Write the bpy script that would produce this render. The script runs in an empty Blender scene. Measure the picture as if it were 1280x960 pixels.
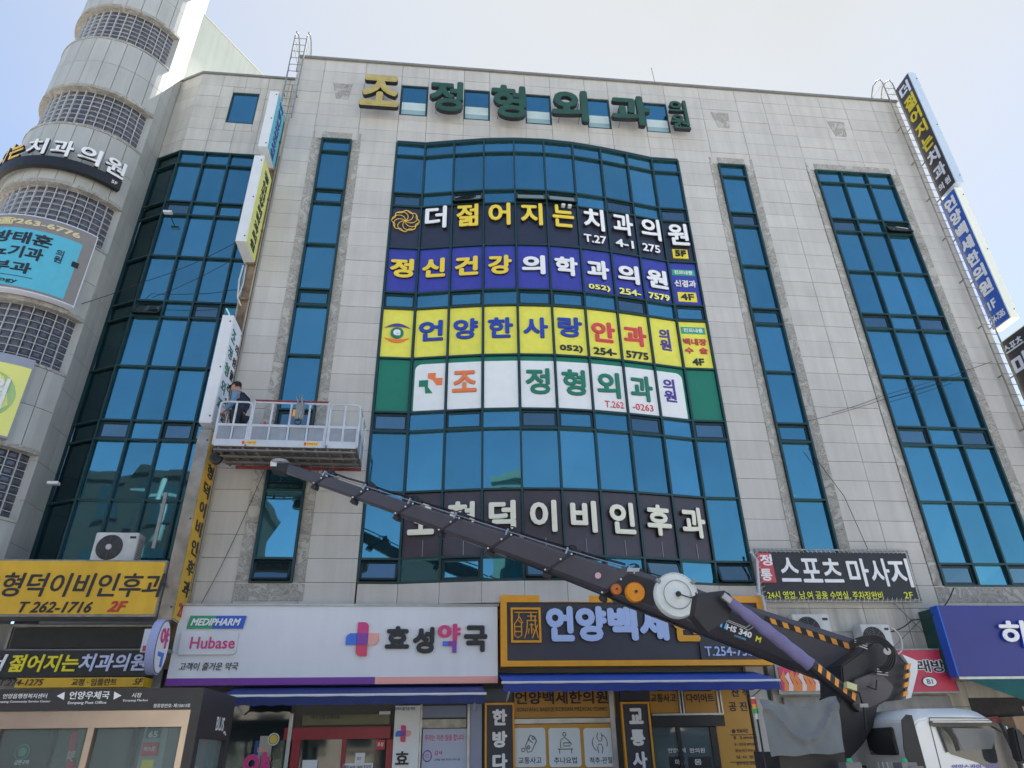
import bpy, bmesh, math, random
from mathutils import Vector, Matrix
random.seed(7)
V = Vector
SC = bpy.context.scene
COL = SC.collection
# ------------------------------------------------------------ camera
PITCH, YAW, ROLL = math.radians(28.43), math.radians(6.10), math.radians(-1.04)
CP, SP, CY, SY = math.cos(PITCH), math.sin(PITCH), math.cos(YAW), math.sin(YAW)
FW = V((SY*CP, CY*CP, SP)); R0 = V((CY, -SY, 0)); U0 = R0.cross(FW)
RT = R0*math.cos(ROLL) + U0*math.sin(ROLL); UP = -R0*math.sin(ROLL) + U0*math.cos(ROLL)
EYE = V((0, 0, 1.75)); FPX = 853.0
cd = bpy.data.cameras.new('camera'); cam = bpy.data.objects.new('camera', cd); COL.objects.link(cam)
cd.sensor_width = 36; cd.lens = 36*FPX/1280; cd.clip_end = 3000; cd.clip_start = .1
M = Matrix((( RT.x, UP.x, -FW.x, EYE.x), (RT.y, UP.y, -FW.y, EYE.y), (RT.z, UP.z, -FW.z, EYE.z), (0, 0, 0, 1)))
cam.matrix_world = M
SC.camera = cam
# ------------------------------------------------------------ sky and sun
SUN_AZ, SUN_EL = math.radians(36), math.radians(66)      # azimuth clockwise from +Y
sdir = V((math.sin(SUN_AZ)*math.cos(SUN_EL), math.cos(SUN_AZ)*math.cos(SUN_EL), math.sin(SUN_EL)))
W = bpy.data.worlds.new('World'); SC.world = W; W.use_nodes = True
nt = W.node_tree; nt.nodes.clear()
sky = nt.nodes.new('ShaderNodeTexSky'); sky.sky_type = 'NISHITA'; sky.sun_disc = False
sky.sun_elevation = SUN_EL; sky.sun_rotation = SUN_AZ; sky.air_density = 1.0; sky.dust_density = .6; sky.ozone_density = 1.6
bg = nt.nodes.new('ShaderNodeBackground'); bg.inputs[1].default_value = 0.05
out = nt.nodes.new('ShaderNodeOutputWorld')
tc = nt.nodes.new('ShaderNodeTexCoord')
mp = nt.nodes.new('ShaderNodeMapping'); mp.inputs['Scale'].default_value = (1.0, 1.0, 2.2)
nz = nt.nodes.new('ShaderNodeTexNoise'); nz.inputs['Scale'].default_value = 1.6; nz.inputs['Detail'].default_value = 7; nz.inputs['Roughness'].default_value = .55
rp = nt.nodes.new('ShaderNodeValToRGB'); rp.color_ramp.elements[0].position = .42; rp.color_ramp.elements[1].position = .8
rp.color_ramp.elements[0].color = (0, 0, 0, 1); rp.color_ramp.elements[1].color = (.5, .5, .5, 1)
# thin high cloud that is densest towards the sun's side of the sky
dt = nt.nodes.new('ShaderNodeVectorMath'); dt.operation = 'DOT_PRODUCT'; dt.inputs[1].default_value = sdir
mr = nt.nodes.new('ShaderNodeMapRange'); mr.inputs['From Min'].default_value = .55; mr.inputs['From Max'].default_value = .97
mr.inputs['To Min'].default_value = .0; mr.inputs['To Max'].default_value = .95
add = nt.nodes.new('ShaderNodeMath'); add.operation = 'MULTIPLY_ADD'; add.inputs[1].default_value = .35; add.use_clamp = True
mx = nt.nodes.new('ShaderNodeMixRGB'); mx.inputs[2].default_value = (3.0, 3.12, 3.18, 1)
L = nt.links.new
L(tc.outputs['Generated'], mp.inputs['Vector']); L(mp.outputs[0], nz.inputs['Vector']); L(nz.outputs['Fac'], rp.inputs[0])
L(tc.outputs['Generated'], dt.inputs[0]); L(dt.outputs['Value'], mr.inputs['Value'])
L(rp.outputs[0], add.inputs[0]); L(mr.outputs[0], add.inputs[2])
L(add.outputs[0], mx.inputs[0]); L(sky.outputs[0], mx.inputs[1]); L(mx.outputs[0], bg.inputs[0]); L(bg.outputs[0], out.inputs[0])
sd = bpy.data.lights.new('sun', 'SUN'); sd.energy = 4.7; sd.angle = math.radians(.5); sd.color = (1, .95, .87)
so = bpy.data.objects.new('sun', sd); COL.objects.link(so); so.location = sdir*60
so.rotation_euler = sdir.to_track_quat('Z', 'Y').to_euler()
SC.view_settings.view_transform = 'Standard'; SC.view_settings.look = 'None'
SC.view_settings.exposure = 2.36; SC.view_settings.gamma = 1
# ------------------------------------------------------------ helpers
def un(px, py):
    d = FW + RT*(px-640)/FPX + UP*(480-py)/FPX
    return d
def at(px, py, Y):                     # the point of the vertical plane y = Y seen at a photo pixel
    d = un(px, py); return EYE + d*(Y/d.y)
def atx(px, py, X):
    d = un(px, py); return EYE + d*(X/d.x)
def proj(p):
    q = p-EYE; z = q.dot(FW); return 640+FPX*q.dot(RT)/z, 480-FPX*q.dot(UP)/z
WP = {}                                 # world position of every parent
def props(o, label=None, cat=None, group=None, kind=None):
    if label: o['label'] = label
    if cat: o['category'] = cat
    if group: o['group'] = group
    if kind: o['kind'] = kind
    return o
def thing(name, loc, label, cat, group=None):
    o = bpy.data.objects.new(name, None); COL.objects.link(o); o.location = loc; o.empty_display_size = .2
    WP[o] = V(loc); return props(o, label, cat, group)
def hexc(h, k=1.25):
    r = []
    for i in (0, 2, 4):
        c = int(h[i:i+2], 16)/255; c = c/12.92 if c <= .04045 else ((c+.055)/1.055)**2.4
        r.append(min(c*k, .86))
    return (*r, 1)
MATS = {}
def mat(name, col, rough=.5, metal=0., noise=0., nscale=6., speck=0., bump=0., bscale=40., rnd=0., spec=.5, streak=0., emit=0., coat=0.):
    if name in MATS: return MATS[name]
    if isinstance(col, str): col = hexc(col)
    m = bpy.data.materials.new(name); m.use_nodes = True; t = m.node_tree; b = t.nodes['Principled BSDF']
    MATS[name] = m
    b.inputs['Roughness'].default_value = rough; b.inputs['Metallic'].default_value = metal
    b.inputs['Specular IOR Level'].default_value = spec
    if coat: b.inputs['Coat Weight'].default_value = coat; b.inputs['Coat Roughness'].default_value = .08
    g = t.nodes.new('ShaderNodeNewGeometry'); cur = None; ln = t.links.new
    def fac(src, lo, hi, fmin=.3, fmax=.7):
        a = t.nodes.new('ShaderNodeMapRange'); a.inputs['From Min'].default_value = fmin; a.inputs['From Max'].default_value = fmax
        a.inputs['To Min'].default_value = lo; a.inputs['To Max'].default_value = hi; ln(src, a.inputs['Value']); return a.outputs[0]
    fs = []
    if noise:
        n = t.nodes.new('ShaderNodeTexNoise'); n.inputs['Scale'].default_value = nscale; n.inputs['Detail'].default_value = 5
        ln(g.outputs['Position'], n.inputs['Vector']); fs.append(fac(n.outputs['Fac'], 1-noise, 1+noise*.6))
    if speck:
        n = t.nodes.new('ShaderNodeTexNoise'); n.inputs['Scale'].default_value = 45; n.inputs['Detail'].default_value = 3
        ln(g.outputs['Position'], n.inputs['Vector']); fs.append(fac(n.outputs['Fac'], 1-speck, 1+speck))
    if streak:
        mpp = t.nodes.new('ShaderNodeMapping'); mpp.inputs['Scale'].default_value = (5, 5, .35)
        n = t.nodes.new('ShaderNodeTexNoise'); n.inputs['Scale'].default_value = 1; n.inputs['Detail'].default_value = 6
        ln(g.outputs['Position'], mpp.inputs['Vector']); ln(mpp.outputs[0], n.inputs['Vector']); fs.append(fac(n.outputs['Fac'], 1-streak, 1+streak*.3, .35, .6))
    if rnd:
        oi = t.nodes.new('ShaderNodeObjectInfo'); fs.append(fac(oi.outputs['Random'], 1-rnd, 1+rnd, 0, 1))
    if fs:
        cur = fs[0]
        for f in fs[1:]:
            q = t.nodes.new('ShaderNodeMath'); q.operation = 'MULTIPLY'; ln(cur, q.inputs[0]); ln(f, q.inputs[1]); cur = q.outputs[0]
        vm = t.nodes.new('ShaderNodeVectorMath'); vm.operation = 'SCALE'; vm.inputs[0].default_value = col[:3]
        ln(cur, vm.inputs['Scale']); ln(vm.outputs[0], b.inputs['Base Color'])
    else: b.inputs['Base Color'].default_value = col
    if bump:
        n = t.nodes.new('ShaderNodeTexNoise'); n.inputs['Scale'].default_value = bscale; n.inputs['Detail'].default_value = 4
        ln(g.outputs['Position'], n.inputs['Vector'])
        bp_ = t.nodes.new('ShaderNodeBump'); bp_.inputs['Strength'].default_value = bump; bp_.inputs['Distance'].default_value = .02
        ln(n.outputs['Fac'], bp_.inputs['Height']); ln(bp_.outputs[0], b.inputs['Normal'])
    if emit:
        b.inputs['Emission Color'].default_value = col; b.inputs['Emission Strength'].default_value = emit
    return m
class MB:
    def __init__(s): s.v = []; s.f = []; s.m = []; s.c = 0
    def quad(s, *p): n = len(s.v); s.v += [V(q) for q in p]; s.f.append(tuple(range(n, n+len(p)))); s.m.append(s.c); return s
    def hexa(s, p):                    # p: 4 bottom, 4 top
        n = len(s.v); s.v += [V(q) for q in p]
        for f in ((0,1,2,3), (4,5,6,7), (0,1,5,4), (1,2,6,5), (2,3,7,6), (3,0,4,7)): s.f.append(tuple(n+i for i in f)); s.m.append(s.c)
        return s
    def box(s, x0, x1, y0, y1, z0, z1):
        return s.hexa([(x0,y0,z0),(x1,y0,z0),(x1,y1,z0),(x0,y1,z0),(x0,y0,z1),(x1,y0,z1),(x1,y1,z1),(x0,y1,z1)])
    def obox(s, c, ax, ay, az):        # centre and three half axes
        c, ax, ay, az = map(V, (c, ax, ay, az))
        return s.hexa([c-ax-ay-az, c+ax-ay-az, c+ax+ay-az, c-ax+ay-az, c-ax-ay+az, c+ax-ay+az, c+ax+ay+az, c-ax+ay+az])
    def prism(s, poly, vec):
        n = len(s.v); k = len(poly); vec = V(vec)
        s.v += [V(p) for p in poly] + [V(p)+vec for p in poly]
        s.f += [tuple(range(n, n+k)), tuple(range(n+k, n+2*k))]; s.m += [s.c, s.c]
        for i in range(k): j = (i+1) % k; s.f.append((n+i, n+j, n+k+j, n+k+i)); s.m.append(s.c)
        return s
    def cyl(s, a, b, r0, r1=None, n=12, caps=True):
        a, b = V(a), V(b); r1 = r0 if r1 is None else r1; d = (b-a).normalized()
        x = d.orthogonal().normalized(); y = d.cross(x); k = len(s.v)
        for p, r in ((a, r0), (b, r1)):
            s.v += [p + (x*math.cos(2*math.pi*i/n) + y*math.sin(2*math.pi*i/n))*r for i in range(n)]
        for i in range(n): j = (i+1) % n; s.f.append((k+i, k+j, k+n+j, k+n+i)); s.m.append(s.c)
        if caps: s.f += [tuple(range(k, k+n)), tuple(range(k+n, k+2*n))]; s.m += [s.c, s.c]
        return s
    def tube(s, pts, r, n=6):
        pts = [V(p) for p in pts]; k = len(s.v); m = len(pts)
        for i, p in enumerate(pts):
            d = (pts[min(i+1, m-1)] - pts[max(i-1, 0)]).normalized()
            x = d.cross(V((.13, .31, .94))).normalized(); y = d.cross(x)
            s.v += [p + (x*math.cos(2*math.pi*q/n) + y*math.sin(2*math.pi*q/n))*r for q in range(n)]
        for i in range(m-1):
            for q in range(n): w = (q+1) % n; s.f.append((k+i*n+q, k+i*n+w, k+(i+1)*n+w, k+(i+1)*n+q)); s.m.append(s.c)
        s.f += [tuple(range(k, k+n)), tuple(range(k+(m-1)*n, k+m*n))]; s.m += [s.c, s.c]
        return s
    def lathe(s, prof, c, axis, n=20):  # prof: (r, h) list along axis
        c, d = V(c), V(axis).normalized(); x = d.orthogonal().normalized(); y = d.cross(x); k = len(s.v)
        for r, h in prof: s.v += [c + d*h + (x*math.cos(2*math.pi*i/n) + y*math.sin(2*math.pi*i/n))*r for i in range(n)]
        for q in range(len(prof)-1):
            for i in range(n): j = (i+1) % n; s.f.append((k+q*n+i, k+q*n+j, k+(q+1)*n+j, k+(q+1)*n+i)); s.m.append(s.c)
        s.f += [tuple(range(k, k+n)), tuple(range(k+(len(prof)-1)*n, k+len(prof)*n))]; s.m += [s.c, s.c]
        return s
    def build(s, name, mats, parent=None, smooth=False, bevel=0, **kw):
        me = bpy.data.meshes.new(name); off = WP[parent] if parent else (sum(s.v, V())/max(1, len(s.v)))
        me.from_pydata([p-off for p in s.v], [], s.f)
        for q in (mats if isinstance(mats, (list, tuple)) else [mats]): me.materials.append(q)
        for i, p in enumerate(me.polygons): p.material_index = s.m[i]
        bm = bmesh.new(); bm.from_mesh(me)
        bmesh.ops.recalc_face_normals(bm, faces=bm.faces)
        if bevel: bmesh.ops.bevel(bm, geom=bm.edges[:], offset=bevel, segments=2, affect='EDGES', clamp_overlap=True)
        if smooth:
            for f in bm.faces: f.smooth = True
            for e in bm.edges:
                if len(e.link_faces) == 2 and e.calc_face_angle(0) > .6: e.smooth = False
        bm.to_mesh(me); bm.free()
        o = bpy.data.objects.new(name, me); COL.objects.link(o)
        if parent: o.parent = parent; WP[o] = WP[parent]
        else: o.location = off; WP[o] = V(off)
        return props(o, **kw)
UNIT = {}
def unit_box(m):
    if m not in UNIT:
        b = MB().box(-.5, .5, -.5, .5, -.5, .5); o = b.build('unit', m); UNIT[m] = o.data; bpy.data.objects.remove(o)
    return UNIT[m]
def piece(name, m, parent, x0, x1, y0, y1, z0, z1, **kw):
    me = unit_box(m); o = bpy.data.objects.new(name, me); COL.objects.link(o); o.parent = parent
    o.location = V(((x0+x1)/2, (y0+y1)/2, (z0+z1)/2)) - WP[parent]; o.scale = (x1-x0, y1-y0, z1-z0); WP[o] = WP[parent]
    return props(o, **kw)
X_, Y_, Z_ = V((1, 0, 0)), V((0, 1, 0)), V((0, 0, 1))
TCACHE = {}
def glyphs(s, res, shear, space):
    key = (s, res, shear, space)
    if key not in TCACHE:
        c = bpy.data.curves.new('t', 'FONT'); c.body = s; c.extrude = .5; c.resolution_u = res; c.shear = shear; c.space_character = space
        c.space_line = .95; c.align_x = 'CENTER' if '\n' in s else 'LEFT'
        o = bpy.data.objects.new('t', c); me = bpy.data.meshes.new_from_object(o); bpy.data.objects.remove(o); bpy.data.curves.remove(c)
        TCACHE[key] = ([v.co.copy() for v in me.vertices], [tuple(p.vertices) for p in me.polygons], [abs(p.normal.z) > .7 for p in me.polygons])
        bpy.data.meshes.remove(me)
    return TCACHE[key]
def text(s, parent, mats, O, R=X_, U=Z_, w=None, h=None, depth=.012, bold=.012, name='lettering', shear=0, mapf=None, space=1, **kw):
    gv, gf, gn = glyphs(s, 3 if (h or w or 0) > .3 else 2, shear, space)
    big = (h or 0) > .22; nd = 8 if big else 4
    sh = [(0, 0)] + ([(bold*math.cos(math.pi/4*k), bold*math.sin(math.pi/4*k)) for k in range(8)] if nd == 8 else [(bold*.85*a, bold*.85*b_) for a in (-1, 1) for b_ in (-1, 1)]) if bold > .004 else [(0, 0)]
    xs = [v.x for v in gv]; ys = [v.y for v in gv]
    e = bold if bold > .004 else 0
    x0, x1, y0, y1 = min(xs)-e, max(xs)+e, min(ys)-e, max(ys)+e; tw, th = x1-x0, y1-y0
    if h is None: h = th*w/tw
    if w is None: w = tw*h/th
    R, U, O = V(R), V(U), V(O); N = R.cross(U); off = WP[parent]; vv = []; ff = []; mi = []
    ml = mats if isinstance(mats, (list, tuple)) else [mats]
    for k, (dx, dy) in enumerate(sh):
        n0 = len(vv); lift = -.0005*k if depth > .008 else -.00012*k
        for v in gv:
            a, b, t = ((v.x+dx-x0)/tw-.5)*w, ((v.y+dy-y0)/th-.5)*h, (v.z+.5)*depth + (lift if v.z > 0 else 0)
            vv.append((mapf(a, b, t) if mapf else O + R*a + U*b + N*t) - off)
        ff += [tuple(n0+i for i in f) for f in gf]
        mi += [0 if (len(ml) == 1 or q) else 1 for q in gn]
    me = bpy.data.meshes.new(name); me.from_pydata(vv, [], ff)
    for q in ml: me.materials.append(q)
    me.polygons.foreach_set('material_index', mi); me.update()
    o = bpy.data.objects.new(name, me); COL.objects.link(o); o.parent = parent; WP[o] = off
    return props(o, **kw)
def tpx(s, parent, mats, px0, py0, px1, py1, Y, **kw):   # text filling a photo box on the plane y = Y
    cx, cy = (px0+px1)/2, (py0+py1)/2
    w = at(px1, cy, Y).x - at(px0, cy, Y).x; h = at(cx, py0, Y).z - at(cx, py1, Y).z
    return text(s, parent, mats, at(cx, cy, Y), w=w, h=h, **kw)
def flat(name, m, parent, px0, py0, px1, py1, Y, th=.01, **kw):  # thin real panel over a photo box
    cx, cy = (px0+px1)/2, (py0+py1)/2
    a, b, c, d = at(px0, cy, Y).x, at(px1, cy, Y).x, at(cx, py1, Y).z, at(cx, py0, Y).z
    return piece(name, m, parent, a, b, Y, Y+th, c, d, **kw)
# ------------------------------------------------------------ materials
granite = mat('granite', (.54, .52, .485, 1), .6, noise=.06, nscale=1.3, speck=.04, rnd=.045, streak=.07, bump=.05)
granite_w = mat('granite_warm', (.55, .53, .48, 1), .6, noise=.10, nscale=1.1, speck=.05, rnd=.06, streak=.12, bump=.05)
granite_low = mat('granite_stained', (.53, .50, .44, 1), .65, noise=.14, nscale=1.6, speck=.06, rnd=.05, streak=.30)
tower_tile = mat('tower_tile', (.45, .46, .44, 1), .55, noise=.07, nscale=1.2, speck=.03, rnd=.06, streak=.08)
mortar = mat('joint_grey', (.15, .15, .14, 1), .9)
cream = mat('cream_render', (.62, .64, .56, 1), .8, noise=.06, nscale=.8, streak=.06)
cap_m = mat('coping_metal', (.20, .20, .19, 1), .5, noise=.15)
frame_m = mat('teal_aluminium', (.014, .05, .055, 1), .38, metal=.2, noise=.1, spec=.6)
sash_m = mat('sash_aluminium', (.018, .04, .045, 1), .35, metal=.3)
black_m = mat('black', (.012, .012, .014, 1), .5, noise=.2)
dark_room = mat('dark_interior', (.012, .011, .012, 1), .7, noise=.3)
steel = mat('steel', (.45, .46, .47, 1), .35, metal=.8, noise=.15)
galv = mat('galvanised', (.30, .31, .30, 1), .5, metal=.5, noise=.2, nscale=12)
rust = mat('rusty_steel', (.23, .17, .11, 1), .75, noise=.45, nscale=5, streak=.3)
white_m = mat('white_paint', (.72, .74, .76, 1), .35, noise=.05, nscale=3)
white_t = mat('white_vinyl', (.72, .76, .88, 1), .4)
rough = None
def stone_mat():
    m = bpy.data.materials.new('rough_stone'); m.use_nodes = True; t = m.node_tree; b = t.nodes['Principled BSDF']; ln = t.links.new
    g = t.nodes.new('ShaderNodeNewGeometry'); n = t.nodes.new('ShaderNodeTexNoise'); n.inputs['Scale'].default_value = 3.2; n.inputs['Detail'].default_value = 9
    n.inputs['Roughness'].default_value = .7; n.inputs['Distortion'].default_value = .9
    ln(g.outputs['Position'], n.inputs['Vector'])
    r = t.nodes.new('ShaderNodeValToRGB'); e = r.color_ramp.elements
    e[0].position = .38; e[0].color = (.25, .24, .21, 1); e[1].position = .60; e[1].color = (.46, .45, .41, 1)
    x = r.color_ramp.elements.new(.47); x.color = (.42, .40, .37, 1); x = r.color_ramp.elements.new(.505); x.color = (.22, .21, .18, 1); x = r.color_ramp.elements.new(.54); x.color = (.44, .43, .40, 1)
    ln(n.outputs['Fac'], r.inputs[0]); ln(r.outputs[0], b.inputs['Base Color']); b.inputs['Roughness'].default_value = .85
    bp_ = t.nodes.new('ShaderNodeBump'); bp_.inputs['Strength'].default_value = .5; bp_.inputs['Distance'].default_value = .03
    ln(n.outputs['Fac'], bp_.inputs['Height']); ln(bp_.outputs[0], b.inputs['Normal'])
    return m
rough = stone_mat()
def glass_mat(name, col, rgh=.02, wav=.065, metal=.92):
    m = mat(name, col, rgh, metal=metal, rnd=.16, noise=.07, nscale=.9)
    t = m.node_tree; b = t.nodes['Principled BSDF']; g = t.nodes.new('ShaderNodeNewGeometry')
    n = t.nodes.new('ShaderNodeTexNoise'); n.inputs['Scale'].default_value = 1.1; n.inputs['Detail'].default_value = 1
    bp_ = t.nodes.new('ShaderNodeBump'); bp_.inputs['Strength'].default_value = wav*4; bp_.inputs['Distance'].default_value = .02
    t.links.new(g.outputs['Position'], n.inputs['Vector']); t.links.new(n.outputs['Fac'], bp_.inputs['Height']); t.links.new(bp_.outputs[0], b.inputs['Normal'])
    return m
glass = glass_mat('blue_mirror_glass', (.11, .30, .375, 1))
glass_grey_refl = glass_mat('mirror_glass_grey_reflection', (.13, .21, .25, 1))  # same mirror glass, greyer: reflection of tilted vents put into the colour
glass_dim = glass_mat('dim_glass', (.05, .11, .125, 1))
shopglass = mat('shop_glass', (.02, .028, .03, 1), .05, metal=0, spec=.8)
shopglass_l = mat('shop_glass_light', (.09, .13, .145, 1), .05, spec=.8)
K0, KS = 4.778, .4715
def kz(k): return K0 + k*KS
YF = 14.0
# ------------------------------------------------------------ ground
g = MB(); g.quad((-700, -700, -.004), (700, -700, -.004), (700, 700, -.004), (-700, 700, -.004))
g.build('ground', mat('ground_earth', (.24, .23, .21, 1), .95, noise=.2, nscale=.3), kind='structure')
b = MB(); b.box(-120, 120, -4.6, 9.0, -.02, .004); b.build('road', mat('asphalt', (.12, .12, .122, 1), .85, noise=.2, nscale=2, speck=.25, bump=.2, bscale=90), kind='structure')
b = MB()
for i in range(-20, 20): b.box(i*6, i*6+3, 2.1, 2.24, .004, .012)
b.box(-120, 120, 8.55, 8.67, .004, .012)
b.build('road_marking', mat('road_paint', (.75, .75, .7, 1), .7, noise=.2), kind='structure')
pav = mat('pavement_block', (.36, .33, .31, 1), .85, noise=.15, nscale=3, speck=.2)
b = MB(); b.box(-120, 120, 9.18, 14.3, -.02, .13); b.build('pavement', pav, kind='structure')
b = MB(); b.box(-120, 120, 9.0, 9.18, -.02, .14); b.box(-120, 120, -4.78, -4.6, -.02, .14); b.build('kerb', mat('kerb_stone', (.38, .37, .35, 1), .8, noise=.15), kind='structure')
b = MB(); b.box(-120, 120, -8, -4.78, -.02, .13); b.build('far_pavement', pav, kind='structure')
# ------------------------------------------------------------ main building
mb = thing('office_building', (4.8, 16, 0), 'six storey grey granite clad office building with a bowed blue glass bay in the middle', 'building')
b = MB(); b.box(-4.74, 14.34, 14.10, 30, 0, 20.36); b.build('wall', mortar, mb)
b = MB(); b.box(-4.78, 14.40, 13.94, 14.5, 20.36, 20.44); b.box(-4.78, -4.6, 14.5, 30, 20.36, 20.44); b.box(14.22, 14.4, 14.5, 30, 20.36, 20.44)
b.build('coping', cap_m, mb)
piece('side_wall', granite, mb, 14.34, 14.38, 14.02, 30, 2.4, 20.36)
piece('side_wall', granite, mb, -4.79, -4.74, 14.02, 15.5, 2.4, 20.36)
GAP = .005
def tile(x0, x1, z0, z1, y=YF, m=granite, name='facade_tile', par=mb, th=.09):
    j = random.uniform(-.004, .004)
    return piece(name, m, par, x0+GAP, x1-GAP, y+j, y+th+j, z0+GAP, z1-GAP)
JX = [-4.74, -4.0, -2.77, -1.68, -.87, .20, .98, 2.05, 2.84, 3.93, 4.66, 5.74, 6.48, 7.62, 8.80, 9.70, 10.53, 11.63, 12.45, 13.45, 14.36]
TOPW = [(-1.67, -.88), (.20, .98), (2.05, 2.84), (3.93, 4.66), (5.74, 6.50)]
ZT0, ZT1 = 18.20, 19.50
rows_top = [kz(k) for k in range(26, 34)] + [20.36]
for ri in range(len(rows_top)-1):
    z0, z1 = rows_top[ri], rows_top[ri+1]
    if z1-z0 < .1: z1 = z1; 
    for i in range(len(JX)-1):
        x0, x1 = JX[i], JX[i+1]
        hole = any(abs((x0+x1)/2-(a+c)/2) < .3 for a, c in TOPW)
        zz = [(z0, z1)]
        if hole:
            zz = [(lo, hi) for lo, hi in ((z0, min(z1, ZT0)), (max(z0, ZT1), z1)) if hi-lo > .02]
        for lo, hi in zz: tile(x0, x1, lo, hi)
ROWX = [(-4.74, -4.0), (-2.68, -1.68), (6.56, 7.52), (8.83, 9.70), (9.70, 10.52), (13.45, 14.36)]
for k in range(0, 26):
    for x0, x1 in ROWX: tile(x0, x1, kz(k), kz(k+1))
for k in range(-1, 0):
    for i in range(len(JX)-1):
        if not (-1.7 < (JX[i]+JX[i+1])/2 < 6.5): tile(JX[i], JX[i+1], kz(k), kz(k+1), name='ledge_tile')
for i in range(3, 12): tile(JX[i], JX[i+1], 4.10, 4.33, y=14.03, name='ledge_tile', th=.06)
for i in range(0, 3): tile(JX[i], JX[i+1], 4.0, kz(-1), y=14.0, name='ledge_tile')
for k in range(-6, -1):
    for i in range(12, len(JX)-1): tile(JX[i], JX[i+1], kz(k), kz(k+1), name='lower_tile', m=granite_low)
# small square windows at the top
for n, (x0, x1) in enumerate(TOPW):
    w = MB(); t_ = .045
    w.box(x0, x1, 14.02, 14.08, ZT1-t_, ZT1); w.box(x0, x1, 14.0, 14.08, ZT0, ZT0+t_*.8); w.box(x0, x0+t_, 14.02, 14.08, ZT0+t_*.8, ZT1-t_); w.box(x1-t_, x1, 14.02, 14.08, ZT0+t_*.8, ZT1-t_)
    wf = w.build('window', frame_m, mb)
    piece('pane', glass, wf, x0+t_, x1-t_, 14.05, 14.07, ZT0+.6, ZT1-t_)
    piece('blind', mat('pale_blind', (.60, .72, .70, 1), .3, noise=.05), wf, x0+t_, x1-t_, 14.05, 14.07, ZT0+.28, ZT0+.6)
    piece('lower_pane', mat('pale_glass', (.32, .48, .50, 1), .15), wf, x0+t_, x1-t_, 14.05, 14.07, ZT0+t_*.8, ZT0+.28)
# rough V shaped marks left by removed letters
for px, py in ((428, 114), (902, 150), (1048, 161)):
    c = at(px, py, 13.99); v_ = MB()
    v_.prism([c+V((-.30, 0, .33)), c+V((.27, 0, .33)), c+V((.20, 0, -.33)), c+V((-.16, 0, -.33))], (0, .015, 0))
    v_.build('render_patch', rough, mb)
# window grids --------------------------------------------------
ROWS = [(0, 1, 'v'), (1, 4, 'g'), (4, 7, 'g'), (7, 8, 'v'), (8, 11, 'g'), (11, 14, 'g'), (14, 15, 'v'), (15, 18, 'g'), (18, 21, 'g'), (21, 22, 'v'), (22, 25, 'g'), (25, 26, 'g')]
BARK = [0, 1, 4, 7, 8, 11, 14, 15, 18, 21, 22, 25, 26]
def cellquad(p, q, z0, z1, yoff, ins):
    R = (q-p).normalized(); N = V((R.y, -R.x, 0)); o = N*(-yoff)
    a, c = p+R*ins+o, q-R*ins+o
    return R, N, a, c
def cell_slab(name, m, par, p, q, z0, z1, yoff, th, ins=.0, tilt=0., open_=0., **kw):
    R, N, a, c = cellquad(p, q, z0, z1, yoff, ins)
    t1 = random.uniform(-tilt, tilt); t2 = random.uniform(-tilt, tilt); h = z1-z0
    o = MB(); zb = V((0, 0, z0)); zt = V((0, 0, z1))
    d = N*open_
    P = [a+zb+N*t1+d, c+zb+N*t2+d, c+zb-N*th+N*t2+d, a+zb-N*th+N*t1+d, a+zt+N*t2, c+zt+N*t1, c+zt-N*th+N*t1, a+zt-N*th+N*t2]
    return o.hexa(P).build(name, m, par, **kw)
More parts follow.
